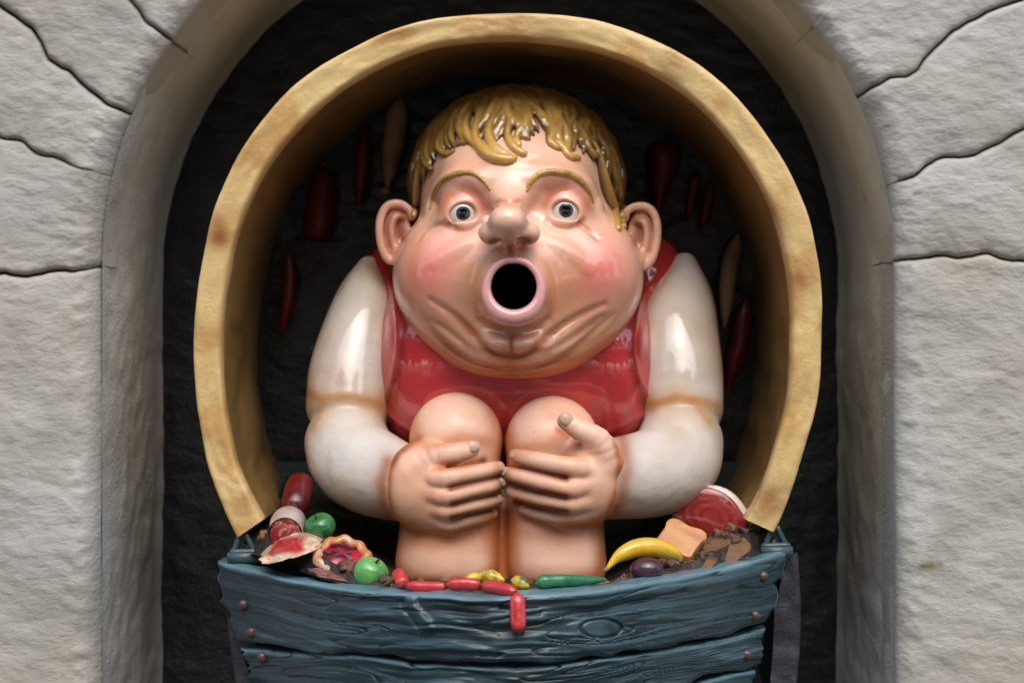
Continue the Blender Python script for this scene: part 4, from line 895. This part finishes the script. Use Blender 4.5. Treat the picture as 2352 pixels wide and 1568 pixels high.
# banana
ban = [(1394, 1306, -.285), (1420, 1278, -.27), (1462, 1259, -.255), (1510, 1258, -.24), (1548, 1270, -.225), (1565, 1287, -.215)]
V, F = tube([P(*q) for q in ban], [.004, .009, .016, .020, .0215, .0205, .018, .012, .005], 7, 60); hV, hF = tube([P(1396, 1304, -.286), P(1386, 1312, -.29)], [.006, .004], 8, 4); tV, tF = tube([P(1563, 1285, -.216), P(1568, 1292, -.214)], [.006, .004], 8, 4)
food('banana', 'curved yellow banana lying in front of the bread', 'banana', [('peel', V, F, ncol(V, SC(226, 182, 40), SC(206, 146, 30), 22)), ('stalk', hV, hF, SC(120, 110, 50)), ('tip', tV, tF, SC(60, 44, 20))])
V, F = ball(P(1486, 1306, -.27), (.036, .034, .026), 28, 20); food('plum', 'dark purple plum half hidden by the rim under the banana', 'plum', [('x', V, F, ncol(V, SC(72, 34, 52), SC(50, 24, 40), 20))])
# slice of bread
prof = [(-.5, -.42), (-.2, -.44), (.2, -.44), (.5, -.42), (.505, -.15), (.51, .12), (.56, .27), (.52, .42), (.36, .50), (.14, .47), (0, .45), (-.14, .47), (-.36, .50), (-.52, .42), (-.56, .27), (-.51, .12), (-.505, -.15)]
pr = catmull(prof+[prof[0]], 66)[:-1]; cB = P(1562, 1243, -.10); R = rotm(-52, -4, 30)@np.diag([1, 1, 1])
Vs = []
for z, s_ in ((-.013, .97), (-.012, 1), (.011, 1), (.0135, .97), (.0135, .90)):
    for x_, y_ in pr: Vs.append((x_*.088*s_, z, y_*.095*s_))
Vs = np.array(Vs); k = len(pr); F = grid_faces(5, k, True).tolist(); F.append(list(range(k))); F.append([4*k+j for j in range(k)][::-1])
Rb = rotm(-48, 0, 0)@rotm(0, 32, 0); Vs[:, 1] *= -1
V = Vs@Rb.T+cB; F = [q[::-1] for q in F]
food('bread_slice', 'thick slice of light brown bread behind the banana', 'bread', [('x', V, F, ncol(V, SC(206, 152, 92), SC(176, 104, 52), 25, .5, 3))])
# big ham with bone
c = P(1634, 1186, .14); dirn = P(1672, 1112, .20)-P(1632, 1200, -.04); dirn /= np.linalg.norm(dirn)
e1 = np.cross(dirn, [0, 1., 0]); e1 /= np.linalg.norm(e1); e2 = np.cross(dirn, e1); B_ = np.stack([e1, e2, dirn], 1)
B_ = np.stack([np.array([.86, .1, -.42]), np.array([.38, -.30, .85]), np.array([0, 0, 0.])], 1)
nrm = np.array([-.12, -.97, .12]); nrm /= np.linalg.norm(nrm); e1 = np.array([.90, 0, -.35]); e1 -= nrm*(e1@nrm); e1 /= np.linalg.norm(e1); e2 = np.cross(nrm, e1); B_ = np.stack([e1, e2, nrm], 1)
Vf, Ff = ball(c+nrm*.006, (.094, .060, .012), 48, 24, B_, lambda d: 1+.10*np.cos(3*np.arctan2(d[:, 1], d[:, 0])+1)*(1-d[:, 2]**2)); rr = np.linalg.norm(((Vf-c)@B_)[:, :2]/np.array([.082, .058]), axis=1)
rings = .5+.5*np.sin(rr*24+5*fbm(Vf[:, 0]*20, Vf[:, 1]*20, Vf[:, 2]*20, 6, 2))
Vr, Fr_ = ball(c-nrm*.010+e1*.010-e2*.008*np.sign(e2[2])*-1, (.094, .062, .016), 48, 20, B_, lambda d: 1+.10*np.cos(3*np.arctan2(d[:, 1], d[:, 0])+1)*(1-d[:, 2]**2))
Vk, Fk = tube([c-nrm*.012, c-nrm*.06+np.array([.015, 0, .02]), c-nrm*.13+np.array([.03, 0, .03])], [.055, .050, .040, .028], 24, 20)
food('ham', 'big red ham with white fat rim beside the right hood foot', 'ham', [('cut_face', Vf, Ff, mixc(np.tile(SC(120, 16, 24), (len(Vf), 1)), SC(172, 48, 40), rings*.8)), ('fat_rim', Vr, Fr_, SC(224, 208, 196)), ('rind', Vk, Fk, ncol(Vk, SC(176, 160, 152), SC(130, 110, 100), 20))])
V, F = ball(P(1660, 1266, -.05), (.062, .05, .012), 40, 26, rotm(25, -18, 20), lambda d: 1+.2*(noise(d[:, 0]*3, d[:, 1]*3, d[:, 2]*3, 18)-.5)*2); food('bread_roll', 'flat brown roll half hidden by the plank under the big ham', 'bread', [('x', V, F, ncol(V, SC(112, 80, 48), SC(70, 50, 34), 30))], m=M_DULL)
V, F = ball(P(1592, 1296, -.14), (.055, .04, .010), 40, 26, rotm(25, -15, 20), lambda d: 1+.2*(noise(d[:, 0]*3, d[:, 1]*3, d[:, 2]*3, 19)-.5)*2); food('brown_crust', 'brown crust lying between the bread slice and the front plank', 'bread', [('x', V, F, ncol(V, SC(128, 92, 54), SC(72, 52, 34), 30))], m=M_DULL)
cv, cf = [], []; r3 = random.Random(11)
for i in range(150):
    uu = r3.choice((r3.uniform(600, 900), r3.uniform(1400, 1735), r3.uniform(880, 1400))); mid = 880 < uu < 1400
    yy0 = float(-.42+.53*(abs((uu-1176)/1000+.015)/.63)**2.1)
    y = r3.uniform(yy0+.02, yy0+(.10 if mid else .30)); x = (uu-1176)/1000*FS(y); i_ = int(np.clip((x+.62)/1.22*(nx-1), 0, nx-1)); j_ = int(np.clip((y+.52)/1.16*(nyy-1), 0, nyy-1))
    V, F = ball((x, y, zf[i_, j_]+.004), (r3.uniform(.008, .022), r3.uniform(.008, .02), r3.uniform(.006, .013)), 10, 7, rotm(r3.uniform(-40, 40), r3.uniform(-40, 40), r3.uniform(0, 180)), lambda d, q=i: 1+.9*(noise(d[:, 0]*2.5+q, d[:, 1]*2.5, d[:, 2]*2.5, 21)-.5)*2)
    cv.append((V, F))
V, F = join(cv); tag(mesh_obj('crumbs', V, F, M_DULL, None, col=ncol(V, SC(86, 60, 44), SC(134, 88, 60), 14, .45, 5)), 'brown crumbs and scraps of food heaped inside the wagon rim', 'crumbs', None, 'stuff')
# sausages on the dark back wall under the hood
def hang(name, pts, r, m, label, knot=None, prof=None):
    W = [P(u, v, .655) for u, v in pts]; pr = prof or [.15, .6, .88, 1, 1, 1, .98, .85, .55, .12]
    V, F = tube(W, [r*x for x in pr], 16, 36); t = None
    if knot:
        t = thing(name, label, 'sausage', 'sausages hung on the dark wall inside the hood'); mesh_obj('casing', V, F, m, t); Vk, Fk = ball(P(*knot, .65), (.014, .010, .010)); mesh_obj('knot', Vk, Fk, m, t)
    else: tag(mesh_obj(name, V, F, m), label, 'sausage', 'sausages hung on the dark wall inside the hood')
hang('hanging_sausage', [(920, 222), (908, 300), (890, 432)], .030, M_CREAM, 'long pale sausage hanging nearest the hair on the left', (886, 438))
hang('hanging_sausage', [(838, 280), (832, 380), (826, 474)], .023, M_SAUS, 'slim red sausage hanging just left of the long pale one')
hang('hanging_sausage', [(744, 388), (738, 460), (728, 545)], .040, M_SAUS, 'fat dark red sausage with a knot on top, left inside the hood', (742, 374), [.3, .75, .9, .95, 1, 1.02, 1.05, 1.08, 1.08, .9])
hang('hanging_sausage', [(660, 578), (664, 660), (648, 768)], .020, M_SAUS, 'thin bent red sausage hanging lowest on the left')
hang('hanging_ham', [(1532, 318), (1520, 390), (1508, 500)], .046, M_SAUS, 'dark red pear shaped ham hanging beside the hair on the right', None, [.2, .8, 1, 1.05, 1, .85, .65, .5, .4, .15])
hang('hanging_sausage', [(1600, 386), (1592, 440), (1578, 508)], .017, M_SAUS, 'slim red sausage, the left one of a close pair right inside the hood')
hang('hanging_sausage', [(1634, 408), (1624, 470), (1610, 530)], .016, M_SAUS, 'slim red sausage, the right one of a close pair right inside the hood')
hang('hanging_sausage', [(1696, 536), (1674, 620), (1664, 752)], .022, M_CREAM, 'curved pale tan sausage hanging beside the right shoulder')
hang('hanging_sausage', [(1716, 678), (1700, 780), (1668, 898)], .026, M_SAUS, 'long dark red sausage hanging behind the right upper arm')

# ================================================================== GROUND AND TREES BEHIND THE VIEWER (unseen; the trees are added to shape daylight and varnish reflections)
V = [(-60, 20, -1.56), (60, 20, -1.56), (60, -80, -1.56), (-60, -80, -1.56)]
g = mesh_obj('ground', V, [[3, 2, 1, 0]], M_GROUND, smooth=False); tag(g, kind='structure')
def make_tree():
    t = thing('tree', 'unseen leafy green tree added behind the viewer to shape the light', 'tree', 'unseen trees added behind the viewer')
    parts = [tube([(0, 0, 0), (.1, 0, 2.2), (0, .1, 5.5)], [.28, .2, .07], 10, 14)]
    for k in range(7):
        a_ = k*.9; parts.append(tube([(0, 0, 2.2+k*.35), (math.cos(a_)*.9, math.sin(a_)*.9, 3.2+k*.4), (math.cos(a_)*1.8, math.sin(a_)*1.8, 4+k*.45)], [.1, .06, .02], 6, 8))
    V, F = join(parts); mesh_obj('trunk', V, F, M_BARK, t)
    n = 11000; cc = rng.normal(size=(34, 3)); cc /= np.linalg.norm(cc, axis=1)[:, None]; cc = cc*np.array([2.2, 2.2, 2.5])*rng.uniform(.4, 1, (34, 1))+np.array([0, 0, 3.9])
    w_ = rng.normal(size=(n, 3)); w_ /= np.linalg.norm(w_, axis=1)[:, None]; pc = cc[rng.integers(0, 34, n)]+w_*rng.uniform(.3, .85, (n, 1))
    a_ = rng.normal(size=(n, 3))*.12; b_ = rng.normal(size=(n, 3))*.12
    V = np.stack([pc-a_, pc-b_, pc+a_, pc+b_], 1).reshape(-1, 3); mesh_obj('crown', V, np.arange(4*n).reshape(-1, 4), M_LEAF, t, smooth=False)
    return t
def copy_tree(o):
    c = o.copy(); COL.objects.link(c)
    for ch in o.children: d = ch.copy(); d.parent = c; COL.objects.link(d)
    return c
t0 = make_tree()
for i, (x, y, s_, a_) in enumerate(((-8.5, -10.5, 1.25, 0), (-4.2, -11, 1.45, 1), (0.3, -10.6, 1.2, 2), (4.6, -11.2, 1.42, 3), (8.8, -10.5, 1.3, 4), (-12, -7, 1.25, 5), (12.5, -7, 1.3, .6))):
    t = t0 if i == 0 else copy_tree(t0); t['label'] = 'unseen leafy green tree added behind the viewer, '+('far left of the row', 'second from the left in the back row', 'middle tree of the back row', 'fourth from the left in the back row', 'right end of the back row', 'standing alone on the near left', 'standing alone on the near right')[i]; t.location = (x, y, -1.56); t.scale = (s_,)*3; t.rotation_euler = (0, 0, a_)
scene.render.resolution_x = 1024; scene.render.resolution_y = 682
